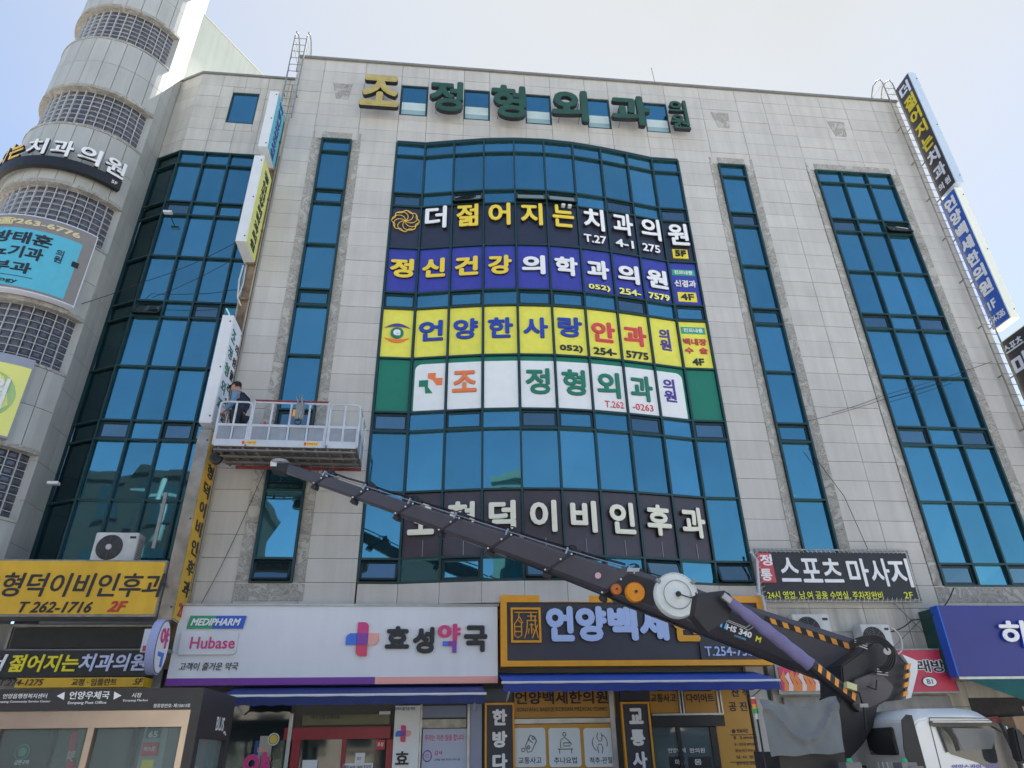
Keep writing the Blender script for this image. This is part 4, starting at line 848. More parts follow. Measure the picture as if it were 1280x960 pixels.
yp = mat('amber_film', 'b98a35', .4, noise=.06, nscale=2); yp2 = mat('amber_film_deep', 'a87a2c', .4, noise=.1, nscale=2)
sflat('upper_film', yp2, 643, 863, 769, 897, 13.99, .03); tpx('언양백세한의원', sh, mat('letter_dark_brown', '2c1a10', .5), 644, 864, 760, 880, 13.985, depth=.006, bold=.03); tpx('EONYANG BAEKSE KOREAN MEDICAL CLINIC', sh, l_dark, 647, 884, 759, 889, 13.985, depth=.004, bold=.005)
sflat('steel_transom', steel, 643, 898, 768, 904, 13.96, .06); sflat('lower_film', yp, 643, 905, 771, 1090, 13.99, .03)
cardm = mat('card_white', 'c9d2d6', .4)
for j, row in enumerate((('교통사고', '추나요법', '척추·관절'), ('산후보약', '성장클리닉', '공진단'))):
    for i, s_ in enumerate(row):
        c = at(662+44*i, 934, 13.985)+V((.0, 0, -.68*j)); hw, hh, r_ = .295, .315, .05; b = MB()
        b.prism([c+V((sx*(hw-r_)+r_*math.cos(a), 0, sz*(hh-r_)+r_*math.sin(a))) for sx, sz, a0 in ((1, 1, 0), (-1, 1, 90), (-1, -1, 180), (1, -1, 270)) for a in [math.radians(a0+k*30) for k in range(4)]], V((0, -.008, 0))); b.build('card', cardm, sh)
        text(s_, sh, l_dark, c+V((0, -.009, -.21)), w=.42, h=.105, depth=.003, bold=.01)
        b = MB(); o = c+V((0, -.012, .07))
        def ln(pts, r=.007): b.tube([o+V((x, 0, z)) for x, z in pts], r, 4)
        def ring(x, z, r): ln([(x+r*math.cos(a*.5236), z+r*math.sin(a*.5236)) for a in range(13)])
        if i == 0: ln([(-.08, -.05), (.02, .13), (.09, .10), (.13, .03), (.03, -.14), (-.04, -.15), (-.08, -.05)]); ln([(-.02, .06), (.06, .0)]); ring(-.02, -.07, .025); ring(.07, .08, .025); ring(-.12, -.11, .03)
        if i == 1: ring(0, .14, .03); ln([(-.08, -.08), (-.07, .05), (0, .09), (.07, .04), (.13, -.03)]); ln([(-.13, -.10), (.15, -.10)]); ln([(-.02, 0), (.1, 0), (.1, -.05), (-.02, -.05), (-.02, 0)]); ln([(-.1, -.17), (-.1, -.1)]); ln([(.12, -.17), (.12, -.1)])
        if i == 2: ln([(-.03, .17), (-.05, .10), (-.02, .03), (.03, .03), (.05, .10), (.03, .17)]); ln([(-.03, -.17), (-.05, -.08), (-.02, -.02), (.03, -.02), (.05, -.08), (.03, -.17)]); ln([(.14*math.cos(a*.35+.6), .14*math.sin(a*.35+.6)) for a in range(-3, 3)]); ln([(.14*math.cos(a*.35+3.5), .14*math.sin(a*.35+3.5)) for a in range(-3, 3)])
        b.build('pictogram', l_dark, sh)
sflat('steel_mullion', steel, 769, 863, 775, 1090, 13.94, .08); sflat('dark_header', dgrey, 775, 862, 812, 876, 13.98, .04)
sflat('upper_film', yp2, 812, 864, 848, 891, 13.99, .02); sflat('upper_film', yp2, 856, 864, 896, 891, 13.99, .02); tpx('교통사고', sh, l_dark, 813, 867, 845, 878, 13.985, depth=.005, bold=.02); tpx('다이어트', sh, l_dark, 858, 867, 893, 878, 13.985, depth=.005, bold=.02)
for a, c_ in ((849, 851), (853, 855), (897, 899), (901, 903)): sflat('steel_mullion', steel, a, 863, c_, 893, 13.96, .05)
sflat('steel_transom', steel, 815, 891.5, 903, 894, 13.965, .05)
blk = mat('black_door_frame', (.018, .018, .022, 1), .4)
sflat('door_header', blk, 814, 894.5, 906, 908, 13.96, .08)
for a, c_ in ((856, 861), (900, 908)): sflat('door_frame', blk, a, 908.5, c_, 1095, 13.96, .08)
sflat('door_pane', shopglass_l, 818, 909, 856, 1095, 14.0, .02); sflat('door_pane', shopglass_l, 861, 909, 901, 1095, 14.0, .02)
tpx('언양백세', sh, l_white, 835, 935, 857, 941, 13.99, depth=.004); tpx('한의원', sh, l_white, 862, 935, 881, 941, 13.955, depth=.004)
sheared(sh, 'door_sticker', blk, 837, 946, 856, 960, 13.995, .004, 0); sheared(sh, 'door_sticker', blk, 861, 946, 889, 960, 13.995, .004, 0); tpx('마음', sh, l_white, 844, 949, 856, 956, 13.985, depth=.004); tpx('몸', sh, l_white, 868, 949, 877, 956, 13.985, depth=.004)
sflat('window_film', yp, 905, 862, 951, 1095, 13.99, .03); tpx('산 책', sh, l_dark, 914, 860, 937, 871, 13.985, depth=.005, bold=.02); tpx('공 진 단', sh, l_dark, 911, 877, 948, 889, 13.985, depth=.005, bold=.02)
tpx('진료시간', sh, l_dark, 921, 911, 935, 916, 13.985, depth=.004); b = MB(); c = at(917, 914, 13.985); b.cyl(c, c+V((0, -.006, 0)), .035, n=16); b.build('round_mark', l_dark, sh)
for k, s_ in enumerate(('월    일 AM9:30-PM7:30', '토 · 공휴일 AM9:30-PM2:00', '점심시간 PM1:00-2:00', '일 요 일 휴진', '접수마감 진료 30분전')):
    tpx(s_, sh, l_dark, 917+k, 920+k*8, 953+k, 924+k*8, 13.985, depth=.003, bold=.005)
for py in (918, 952): sflat('rule', l_dark, 913, py, 952, py+.8, 13.98, .004)
sflat('pillar', granite_w, 952, 820, 975, 1095, 13.97, .15)
for px, s_, q in ((0, '', 0),): pass
# ============================================================ right part of the facade
t = thing('banner_sign', (8.4, 13.85, 4.4), 'black massage parlour banner with white brush letters laced to a metal frame', 'banner')
bx0, bx1, bz0, bz1 = 6.60, 10.05, 4.42, 5.49
piece('cloth', mat('black_banner', (.022, .022, .027, 1), .5, noise=.2), t, bx0+.05, bx1-.05, 13.86, 13.88, bz0+.05, bz1-.05)
b = MB(); b.tube([(bx0, 13.87, bz0), (bx1, 13.87, bz0), (bx1, 13.87, bz1), (bx0, 13.87, bz1), (bx0, 13.87, bz0)], .022, 6); b.build('frame', galv, t)
b = MB()
for i in range(34):
    x = bx0+.05+(bx1-bx0-.1)*i/33
    for z, s_ in ((bz0, 1), (bz1, -1)): b.tube([(x-.03, 13.85, z-s_*.02), (x+.02, 13.85, z+s_*.07)], .008, 4)
for i in range(10):
    z = bz0+.08+(bz1-bz0-.16)*i/9
    for x, s_ in ((bx0, 1), (bx1, -1)): b.tube([(x-s_*.02, 13.85, z-.03), (x+s_*.07, 13.85, z+.02)], .008, 4)
b.build('lacing', mat('pale_rope', (.5, .5, .47, 1), .8), t)
flat('red_label', mat('label_red', 'b8434a', .4), t, 949, 691, 967, 728, 13.85, .008)
tpx('정', t, l_white, 950, 693, 965, 707, 13.848, depth=.006, bold=.03); tpx('통', t, l_white, 951, 711, 965, 726, 13.848, depth=.006, bold=.03)
for ch, q in (('스', (975, 697, 999, 727)), ('포', (1002, 698, 1026, 728)), ('츠', (1028, 698, 1052, 728)), ('마', (1060, 698, 1086, 733)), ('사', (1088, 698, 1112, 733)), ('지', (1112, 698, 1138, 734))): tpx(ch, t, l_white, *q, 13.855, depth=.008, bold=.02, name='letter')
tpx('24시 영업. 남.여 공용 수면실. 주차장완비', t, mat('letter_acid_yellow', 'd6dc3c', .4), 960, 739, 1104, 749, 13.855, depth=.006, bold=.01); tpx('2F', t, mat('letter_acid_yellow', 'd6dc3c', .4), 1130, 740, 1141, 748, 13.855, depth=.006, bold=.01)
ac_unit((7.40, 13.62, 3.52), 'white air conditioner unit on the wall under the left half of the black banner', 'air conditioner units on the facade', w=.78, h=.60)
ac_unit((8.70, 13.60, 3.36), 'greyer air conditioner unit with coiled hose under the right half of the banner', 'air conditioner units on the facade', w=.62, h=.56)
b = MB(); b.tube([V((9.08+.17*math.sin(a*.3), 13.7, 3.62+.24*math.cos(a*.3))) for a in range(0, 12)], .022, 6); b.build('hose', mat('pale_hose', (.55, .56, .55, 1), .5), label='pale loop of hose beside the greyer air conditioner unit', cat='hose')
t = thing('wall_sign', (9.5, 13.7, 2.7), 'crimson karaoke sign with black outlined characters and an oval B1 badge', 'sign')
crim = mat('crimson_panel', 'b5304a', .4, noise=.12, nscale=4); rx0, rx1, rz0, rz1 = 8.75, 10.15, 2.68, 3.44
piece('panel', crim, t, rx0, rx1, 13.70, 13.80, rz0, rz1)
for q in ((rx0-.02, rx1+.02, rz1, rz1+.03), (rx0-.02, rx1+.02, rz0-.03, rz0)): piece('frame_rail', galv, t, q[0], q[1], 13.68, 13.82, q[2], q[3])
piece('frame_stile', galv, t, rx1, rx1+.03, 13.681, 13.82, rz0, rz1); piece('frame_stile', galv, t, rx0-.03, rx0, 13.681, 13.82, rz0, rz1)
for ch, q in (('노', (1118, 825, 1141, 842)), ('래', (1146, 825, 1162, 840)), ('방', (1164, 825, 1181, 840))):
    tpx(ch, t, l_white, q[0]-1, q[1]-1, q[2]+1, q[3]+1, 13.698, depth=.006, bold=.075, name='letter_outline'); tpx(ch, t, l_dark, *q, 13.690, depth=.006, bold=.02, name='letter')
c = at(1162, 852, 13.695); b = MB(); b.prism([c+V((.155*math.cos(a*.2618), 0, .095*math.sin(a*.2618))) for a in range(24)], V((0, -.005, 0))); b.build('badge_rim', l_dark, t)
b = MB(); b.prism([c+V((.14*math.cos(a*.2618), -.005, .082*math.sin(a*.2618))) for a in range(24)], V((0, -.004, 0))); b.build('badge', v_white, t); text('B1', t, l_dark, c+V((0, -.010, 0)), w=.12, h=.09, depth=.003)
t = thing('wall_sign', (7.0, 13.7, 2.7), 'small white framed sign with pink and orange flames behind the crane boom', 'sign')
piece('frame', galv, t, 6.52, 7.50, 13.76, 13.82, 2.66, 3.20); piece('panel', mat('rose_panel', 'c83a62', .4), t, 6.58, 7.44, 13.745, 13.76, 2.72, 3.15)
for k in range(9):
    x = 6.62+.09*k; b = MB(); pts = [(x, 2.72), (x+.03, 2.86), (x-.03, 2.95+.03*(k % 3)), (x+.06, 3.10-.04*(k % 2)), (x+.07, 2.93), (x+.11, 2.82), (x+.10, 2.72)]
    b.prism([V((a, 13.744-.0008*k, c_)) for a, c_ in pts], V((0, -.003, 0))); b.build('flame', (mat('flame_orange', 'e08040', .4), mat('flame_pale', 'e8c8c0', .4))[k % 3 == 1], t)
t = thing('shop_sign', (11.5, 13.5, 2.9), 'deep indigo sign with green side panel and white brush letters at the right edge', 'sign')
piece('sign_box', mat('indigo_panel', '2c3078', .4, noise=.08, nscale=1.5), t, 10.02, 14.6, 13.38, 13.6, 2.92, 4.25); piece('blue_edge', mat('edge_blue', '2456b8', .4), t, 9.99, 10.019, 13.37, 13.6, 2.92, 4.25)
b = MB(); b.box(9.99, 14.6, 13.601, 14.0, 3.0, 4.22); b.build('green_return', mat('dark_green_panel', '1c463c', .5, noise=.1), t)
piece('bottom_rail', steel, t, 10.0, 14.6, 13.36, 13.6, 2.87, 2.915)
tpx('하', t, [l_white, mat('edge_blue', '2456b8', .4)], 1249, 776, 1287, 810, 13.375, depth=.06, bold=.03, name='letter', shear=.1); tpx('나로', t, [l_white, mat('edge_blue', '2456b8', .4)], 1292, 776, 1345, 810, 13.375, depth=.06, bold=.03, name='letter')
t = thing('awning', (12, 13.5, 2.2), 'sagging dark green canvas awning under the indigo sign at the right edge', 'awning')
gc = mat('green_canvas', '17544c', .65, noise=.15, nscale=3)
b = MB(); b.prism([(10.15, 13.35, 2.86), (14.6, 13.35, 2.86), (14.6, 12.7, 2.10), (11.4, 12.95, 2.28), (10.9, 13.1, 2.5)], (0, .01, .004)); b.build('canopy', gc, t)
b = MB(); b.cyl((10.95, 12.98, 2.30), (14.6, 12.72, 2.22), .015, n=6); b.build('front_rail', white_m, t)
t = thing('cardboard_boxes', (10.6, 13.2, 1.6), 'stack of brown and red printed cardboard boxes under the green awning', 'boxes')
cb = mat('cardboard', (.30, .20, .12, 1), .85, noise=.15); cr = mat('printed_box_red', '7c3a34', .7, noise=.2)
for x, y, z, w_, h_, m_, a in ((10.75, 13.3, 2.06, .42, .30, cb, .3), (10.35, 13.5, 2.10, .36, .22, cr, -.2), (10.55, 13.45, 1.78, .55, .28, cr, .1), (11.1, 13.4, 1.72, .45, .34, cb, -.1), (10.5, 13.45, 1.48, .6, .30, cb, 0), (11.05, 13.4, 1.30, .6, .42, cr, 0)):
    b = MB(); b.obox((x, y, z), V((math.cos(a), math.sin(a), .05))*w_/2, V((-math.sin(a), math.cos(a), 0))*.18, V((-.05, 0, 1))*h_/2); b.build('box', m_, t)
piece('display_stand', mat('dark_stand', (.03, .03, .03, 1), .8), t, 10.2, 11.5, 13.1, 13.8, .13, 1.08)
rs = thing('street_shop', (9, 14.05, 0), 'dim ground floor shop interior openings behind the crane truck', 'shop front')
piece('back_wall', mat('dim_shop_wall', (.05, .05, .055, 1), .8, noise=.3), rs, 6.66, 14.36, 14.0, 14.08, 0, 2.58)
piece('beam', mat('grey_plaster', (.33, .33, .32, 1), .8, noise=.15, streak=.2), rs, 6.66, 10.1, 13.92, 13.999, 2.30, 2.62)
for x in (6.9, 9.2, 9.95): piece('pillar', mat('grey_plaster', (.33, .33, .32, 1), .8, noise=.15, streak=.2), rs, x, x+.22, 13.90, 13.999, .13, 2.298)
for a, c_ in ((7.2, 8.1), (8.2, 9.1), (10.3, 11.4), (11.5, 12.6)): piece('window_pane', shopglass, rs, a, c_, 13.97, 13.999, .6, 2.25)
for q, n_, lb in (([(1200, 565, 14.0), (1120, 590, 13.95), (1000, 600, 13.95)], .0, 0),): pass
# ============================================================ crane truck
tk = thing('crane_truck', (5.5, 9.3, 0), 'white aerial lift truck with dark telescopic boom reaching up to the left', 'truck')
cabw = mat('cab_white', 'd5dae6', .25, noise=.02, coat=.5); plastic = mat('black_plastic', (.02, .02, .023, 1), .5); tint = mat('cab_glass', (.045, .05, .055, 1), .05, spec=.9)
NY, FY = 8.5, 10.25
def pan(pts, Y): return [at(x, y, Y) for x, y in pts]
body = MB()
prof = [(5.60, .75), (5.56, 1.6), (5.57, 2.02), (5.66, 2.115), (5.85, 2.15), (6.35, 2.150), (6.55, 2.12), (6.70, 2.03), (7.02, 1.45), (7.10, 1.2), (7.14, .75)]
def ringp(Y, dz, dx=0): return [V((x + (dx if x > 6 else -dx), Y, z-dz*(1 if z > 1.9 else 0))) for x, z in prof]
rings = [ringp(NY+.03, .07, -.02), ringp(NY+.0, .10) , ringp(NY+.16, .0), ringp(NY+.5, -.015), ringp(FY-.5, -.015), ringp(FY-.16, .0), ringp(FY, .10)]
rings = rings[1:]
k0 = 0; n = len(prof)
for r in rings: body.v += r
for i in range(len(rings)-1):
    for j in range(n):
        a = i*n+j; b_ = i*n+(j+1) % n; body.f.append((a, b_, b_+n, a+n)); body.m.append(0)
body.f.append(tuple(range(n))); body.f.append(tuple(range((len(rings)-1)*n, len(rings)*n))); body.m += [0, 0]
body.build('cab', cabw, tk, smooth=True, bevel=.018)
def slab(name, m, pts, Y, th, par=tk, **k): b = MB(); b.prism(pan(pts, Y), V((0, th, 0))); return b.build(name, m, par, **k)
slab('door_seam', plastic, [(1161.5, 896.5), (1246, 897.5), (1246, 898.2), (1162, 897.3), (1162.2, 903), (1183, 985), (1182, 985), (1161.4, 903)], NY-.004, .01)
slab('side_window', tint, [(1171, 908), (1246, 908), (1252, 914), (1273, 955), (1276, 985), (1238, 962), (1222, 953), (1190, 943), (1183, 938)], NY-.008, .012)
slab('painted_window_light', mat('far_window_light', (.19, .20, .205, 1), .3), [(1190, 910), (1242, 911), (1246, 918), (1240, 936), (1204, 938), (1198, 925)], NY-.011, .002)  # pale patch painted for daylight coming through the far cab window
slab('seat_belt_pillar', plastic, [(1180, 909), (1186, 909), (1195, 921), (1201, 938), (1196, 939), (1191, 924)], NY-.014, .003)
slab('window_seal', plastic, [(1169.5, 906), (1173, 906), (1185, 939), (1183, 941)], NY-.016, .006)
slab('wind_visor', mat('visor_black', (.03, .03, .035, 1), .2, coat=.5), [(1163, 901), (1240, 900.5), (1248, 905), (1254, 915), (1240, 907.5), (1168, 908.5), (1163.5, 906)], NY-.03, .02)
slab('visor_chrome', steel, [(1166, 901.2), (1239, 901.2), (1240, 903.2), (1166, 903.2)], NY-.036, .005)
b = MB(); b.tube([at(1250, 903, NY), at(1262, 927, NY), at(1276, 960, NY)], .035, 6); b.build('window_pillar', plastic, tk)
b = MB(); b.tube([at(1256, 908, NY+.1), at(1268, 932, NY+.1)], .022, 6); b.build('windscreen_trim', steel, tk)
b = MB(); b.obox(at(1272, 932, NY-.25), V((.05, 0, -.02)), V((0, .07, 0)), V((.02, 0, .17))); b.build('mirror', plastic, tk, bevel=.02)
slab('rear_vent', plastic, [(1127, 900), (1133, 893), (1140, 894), (1158, 960), (1158, 985), (1142, 985), (1130, 935)], NY-.012, .012)
# rear face window
b = MB(); b.box(5.53, 5.57, 8.85, 9.45, 1.66, 1.96); b.build('rear_window', tint, tk, bevel=.012)
b = MB()
for k in range(6): b.box(5.545, 5.572, 8.85+.1*k, 8.89+.1*k, 1.05, 1.58)
b.build('rear_ribs', cabw, tk)
tpx('언양스카이크레인', tk, mat('letter_violet', '6a62b8', .4), 1190, 955, 1250, 962, NY-.006, depth=.004, bold=.01, shear=.2)
tyre = mat('tyre', (.02, .02, .02, 1), .85); rimm = mat('wheel_rim', (.5, .5, .5, 1), .4, metal=.6)
def wheel(x, y, s):
    b = MB(); b.lathe([(.22, 0), (.34, 0), (.37, .03), (.37, .17), (.34, .20), (.22, .20)], (x, y, .37), (0, s, 0), 24); w = b.build('wheel', tyre, tk, smooth=True)
    b = MB(); b.lathe([(.22, -.01), (.20, .03), (.08, .04), (.08, .0)], (x, y, .37), (0, s, 0), 18); b.build('rim', rimm, w)
for x in (6.45, 3.6, 2.8): wheel(x, NY+.02, 1); wheel(x, FY-.02, -1)
b = MB(); b.box(1.6, 6.9, 8.95, 9.10, .55, .78); b.box(1.6, 6.9, 9.65, 9.80, .55, .78)
for x in (1.7, 3, 4.2, 5.2): b.box(x, x+.1, 9.1, 9.65, .58, .74)
b.build('chassis', plastic, tk)
b = MB(); b.box(1.6, 5.45, 8.55, 10.2, .78, .90); b.build('deck', mat('deck_grey', (.12, .12, .125, 1), .6, noise=.3), tk)
b = MB(); b.box(7.10, 7.22, 8.5, 10.25, .42, .72); b.build('bumper', cabw, tk, bevel=.02)
b = MB(); b.quad((7.05, 8.64, 1.46), (7.05, 10.1, 1.46), (6.74, 10.08, 2.02), (6.74, 8.66, 2.02)); b.build('windscreen', tint, tk)
for y in (8.68, 9.98): b = MB(); b.cyl((7.14, y, .9), (7.18, y, .9), .10, n=16); b.build('headlight', mat('lamp_glass', (.6, .62, .65, 1), .1), tk)
for x in (5.30, 2.1):
    b = MB(); b.box(x, x+.16, 8.3, 8.5, .1, 1.55 if x > 5 else 1.3); b.box(x-.06, x+.22, 8.22, 8.52, .01, .1); b.build('outrigger', mat('outrigger_grey', (.2, .2, .21, 1), .5, noise=.2), tk)
# boom ---------------------------------------------------------
boomm = mat('boom_charcoal', (.072, .065, .079, 1), .42, noise=.10, nscale=3, coat=.25, streak=.06); boomd = mat('boom_dark', (.026, .025, .031, 1), .45, noise=.15, nscale=4)
B0 = at(1104, 846, 9.7); T0 = at(351, 583, 12.95)
ax = (T0-B0).normalized(); sd_ = ax.cross(Z_).normalized(); 
if sd_.y > 0: sd_ = -sd_
uu = sd_.cross(ax); uu = uu if uu.z > 0 else -uu
def tpar(px):
    lo, hi = 0., 1.
    for _ in range(40):
        m_ = (lo+hi)/2
        if proj(B0.lerp(T0, m_))[0] > px: lo = m_
        else: hi = m_
    return B0.lerp(T0, lo)
def hpx(P, px):      # height in metres that covers px photo pixels across the boom here
    a, c_ = V(proj(P)), V(proj(P+uu*.1)); return px/(a-c_).length*.1
def bsec(name, m, xa, xb, ha, hb, wa, wb, oa=0, ob=0, sh=0.):
    Pa, Pb = tpar(xa), tpar(xb); Ha, Hb = hpx(Pa, ha)/2, hpx(Pb, hb)/2; b = MB()
    def sec(P, H, W_, o):
        P = P + uu*o; c_ = .22
        return [P-sd_*W_+uu*H*(1-c_), P-sd_*W_*(1-c_)+uu*H, P+sd_*W_*(1-c_)+uu*H, P+sd_*W_+uu*H*(1-c_), P+sd_*W_-uu*H*(1-c_*1.6), P+sd_*W_*(.5)-uu*H, P-sd_*W_*(.5)-uu*H, P-sd_*W_-uu*H*(1-c_*1.6)]
    a, c_ = sec(Pa, Ha, wa, oa), sec(Pb, Hb, wb, ob); k = len(b.v)
    a = [q - ax*(sh*(q-Pa).dot(uu)) for q in a]; b.v += a+c_
    b.f += [tuple(range(8)), tuple(range(8, 16))]; b.m += [0, 0]
    for i in range(8): j = (i+1) % 8; b.f.append((i, j, 8+j, 8+i)); b.m.append(0)
    return b.build(name, m, tk, smooth=False)
SHR = .75; col = [356, 403, 453, 508, 564, 627, 700, 774]; hh_ = [13.5, 15, 17, 20, 23.5, 27, 31, 38]
for i in range(len(col)-1):
    bsec('boom_section', boomm, col[i], col[i+1]+6, hh_[i], hh_[i+1]-1.5, .055+.012*i, .060+.012*i, sh=SHR if i else 0)
bsec('main_boom', boomm, 772, 1118, 44, 64, .16, .20)
bsec('boom_head', boomd, 772, 822, 37, 43, .165, .17, sh=SHR)
for i in range(1, len(col)):     # collar at each telescoping joint
    P = tpar(col[i]); H = hpx(P, hh_[i]+2.5)/2; W_ = .066+.012*i
    tb, tt = P-uu*H+ax*H*SHR, P+uu*H-ax*H*SHR
    b = MB(); b.prism([tb-ax*.03-sd_*W_, tb+ax*.02-sd_*W_, tt+ax*.02-sd_*W_, tt-ax*.03-sd_*W_], sd_*2*W_); b.build('boom_collar', boomd, tk)
    b = MB(); b.obox(tb-uu*.035-ax*.02, ax*.05, sd_*W_*.8, uu*.035); b.build('collar_lug', boomd, tk)
    b = MB(); b.obox(tt+uu*.035-ax*.03, ax*.075, sd_*.055, uu*.05); b.cyl(tt+uu*.09-sd_*.065, tt+uu*.09+sd_*.065, .040, n=10); b.build('sheave_block', boomd, tk)
    b = MB(); b.obox(tt+ax*.10+sd_*(W_-.02)+uu*.0, ax*.014, sd_*.02, uu*.055); b.build('blue_bracket', mat('bright_bracket', (.42, .47, .62, 1), .3, metal=.5), tk)
    for q_ in (tb+uu*.03, tt-uu*.03, tb.lerp(tt, .62)+ax*.02): b = MB(); b.cyl(q_+sd_*W_, q_+sd_*(W_+.018), .015, n=8); b.build('bolt', white_m, tk)
    if i > 1:
        Q = tpar(col[i-1]); Hq = hpx(Q, hh_[i-1]+2.5)/2
        for o_ in (0, .025):
            b = MB(); b.tube([P+uu*(H+.07+o_*.6)+sd_*o_, P.lerp(Q, .5)+uu*((H+Hq)/2+.055+o_*.6)+sd_*o_, Q+uu*(Hq+.07+o_*.6)+sd_*o_], .009, 5); b.build('cable', black_m, tk)
def smooth(pts, n=6):
    pts = [V(p) for p in pts]; out_ = []
    for i in range(len(pts)-1):
        p0, p1, p2, p3 = pts[max(i-1, 0)], pts[i], pts[i+1], pts[min(i+2, len(pts)-1)]
        for k in range(n):
            u = k/n; out_.append(.5*((2*p1)+(p2-p0)*u+(2*p0-5*p1+4*p2-p3)*u*u+(3*p1-p0-3*p2+p3)*u**3))
    return out_+[pts[-1]]
for i in range(1, len(col)):
    P = tpar(col[i]); H = hpx(P, hh_[i]+2.5)/2; W_ = .066+.012*i; tt = P+uu*H-ax*H*SHR
    b = MB(); b.tube(smooth([tt-ax*.05+sd_*.05, tt+uu*.12+ax*.0+sd_*.06, tt+uu*.10+ax*.10+sd_*.05, tt+uu*.0+ax*.17+sd_*.04]), .010, 5); b.build('loop_hose', black_m, tk)
    b = MB(); b.tube(smooth([tt-ax*.12-sd_*.03, tt+uu*.09-ax*.05-sd_*.03, tt+uu*.05+ax*.10-sd_*.03]), .008, 5); b.build('loop_hose', black_m, tk)
    b = MB(); b.obox(tt+uu*.01-ax*.13, ax*.045, sd_*.035, uu*.02); b.build('hose_clip', galv if i % 2 else boomd, tk)
    if i > 1:
        Q = tpar(col[i-1]); Hq = hpx(Q, hh_[i-1]+2.5)/2
        b = MB(); b.tube([P+uu*(H+.015)+sd_*W_*.7, Q+uu*(Hq+.015)+sd_*(W_-.012)*.7], .010, 5); b.build('hydraulic_line', steel, tk)
b = MB(); c_ = boom_pt_(749) if 0 else tpar(749)+sd_*.150; b.cyl(c_, c_+sd_*.004, .05, n=20); b.build('round_sticker', mat('sticker_pink', 'c8a0ae', .4), tk)
P = tpar(1010); Q = tpar(783); H = hpx(P, 60)/2; Hq = hpx(Q, 40)/2
b = MB(); b.tube([Q+uu*(Hq+.07), Q.lerp(P, .3)+uu*(Hq+.10), Q.lerp(P, .45)+uu*(Hq+.05)], .010, 5); b.build('cable', black_m, tk)
b = MB(); b.tube([tpar(1000)-uu*hpx(tpar(1000), 62)/2+sd_*.15, tpar(800)-uu*hpx(tpar(800), 44)/2+sd_*.13, tpar(640)-uu*hpx(tpar(640), 28)/2+sd_*.12], .014, 5); b.build('cable', black_m, tk)
# hazard chevrons painted along the upper edge
orange = mat('hazard_orange', 'e0913c', .4); blackp = mat('hazard_black', (.015, .015, .016, 1), .4)
def boom_pt(px, f, extra=.0): P = tpar(px); H = hpx(P, 44+(px-772)*20/346)/2; return P + uu*H*f + sd_*(.16+(px-772)*.04/346+extra)
b = MB(); b.prism([boom_pt(950, .76, .002), boom_pt(1088, .76, .002), boom_pt(1088, .50, .002), boom_pt(950, .50, .002)], sd_*.004); b.build('hazard_band', blackp, tk)
for i in range(9):
    x = 956+i*15; b = MB(); b.prism([boom_pt(x, .74, .007), boom_pt(x+7, .74, .007), boom_pt(x+11, .52, .007), boom_pt(x+4, .52, .007)], sd_*.003); b.build('hazard_stripe', orange, tk)
# side plate with the model lettering
b = MB(); b.prism([boom_pt(868, .62, .004), boom_pt(932, .35, .004), boom_pt(1000, -.75, .004), boom_pt(985, -.8, .004), boom_pt(862, -.55, .004)], sd_*.006); b.build('side_plate', boomd, tk)
Rb = -ax
Ob = boom_pt(925, -.30, .012); text('HS 340', tk, l_white, Ob, Rb, uu, w=.36, h=.085, depth=.004, bold=.04); text('M', tk, mat('letter_yellow', 'd6c62c', .45), boom_pt(949, -.36, .012), Rb, uu, w=.075, h=.08, depth=.004, bold=.05)
text('HANSUNG', tk, mat('letter_sky', '6ab4e0', .4), boom_pt(928, -.56, .012), Rb, uu, w=.16, h=.03, depth=.003)
b = MB()
for k in range(3):
    o = boom_pt(897+k*5, -.22, .012); b.prism([o-uu*.06, o+Rb*.03-uu*.06, o+Rb*.025+uu*(.07-.02*k), o+Rb*.01+uu*(.07-.02*k)], sd_*.004)
b.build('blue_emblem', mat('letter_sky', '6ab4e0', .4), tk)
b = MB(); o = boom_pt(877, -.28, .006); b.obox(o, Rb*.075, sd_*.008, uu*.032); b.build('pale_plate', galv, tk)
b = MB(); b.cyl(boom_pt(867, -.36, .006), boom_pt(867, -.36, .016), .025, n=12); b.build('green_button', mat('button_green', '1f8a5a', .4), tk)
b = MB(); b.tube([boom_pt(872, .05, .02), boom_pt(905, -.05, .02), boom_pt(935, -.12, .02), boom_pt(940, .1, .02)], .008, 5); b.tube([boom_pt(872, .12, .02), boom_pt(905, .02, .02), boom_pt(932, -.04, .02), boom_pt(936, .15, .02)], .008, 5); b.build('steel_pipe', steel, tk)
# reels
def reel(px, py, rpx, m, name, th=.10):
    P = tpar(px); Y = (P+sd_*.19).y; c = at(px, py, Y); r = rpx/FPX*(c-EYE).dot(FW)
    b = MB(); b.lathe([(r*.9, -.02), (r, 0), (r, th*.5), (r*.94, th*.75), (r*.9, th*.6), (r*.2, th*.8), (r*.15, th)], c, -Y_, 32); b.build(name, m, tk, smooth=True)
    b = MB(); b.cyl(c-Y_*th, c-Y_*(th+.03), r*.12, n=12); b.build('reel_hub', plastic, tk); return c, r, th
c, r, th = reel(844, 745, 28, mat('reel_white', 'd3d9d6', .35, noise=.06, nscale=8), 'hose_reel', .14)
b = MB(); b.tube([c+V((0, -th-.02, 0)), c+V((r*.5, -th-.01, -r*.15)), c+V((r*1.0, -th*.5, -r*.1)), c+V((r*1.2, 0, -r*.3))], .010, 5); b.build('hose', plastic, tk)
b = MB(); b.tube([c+V((r*.62*math.cos(a*.2244), -th*.8-.006, r*.62*math.sin(a*.2244))) for a in range(29)], .007, 4); b.build('reel_rib', galv, tk)
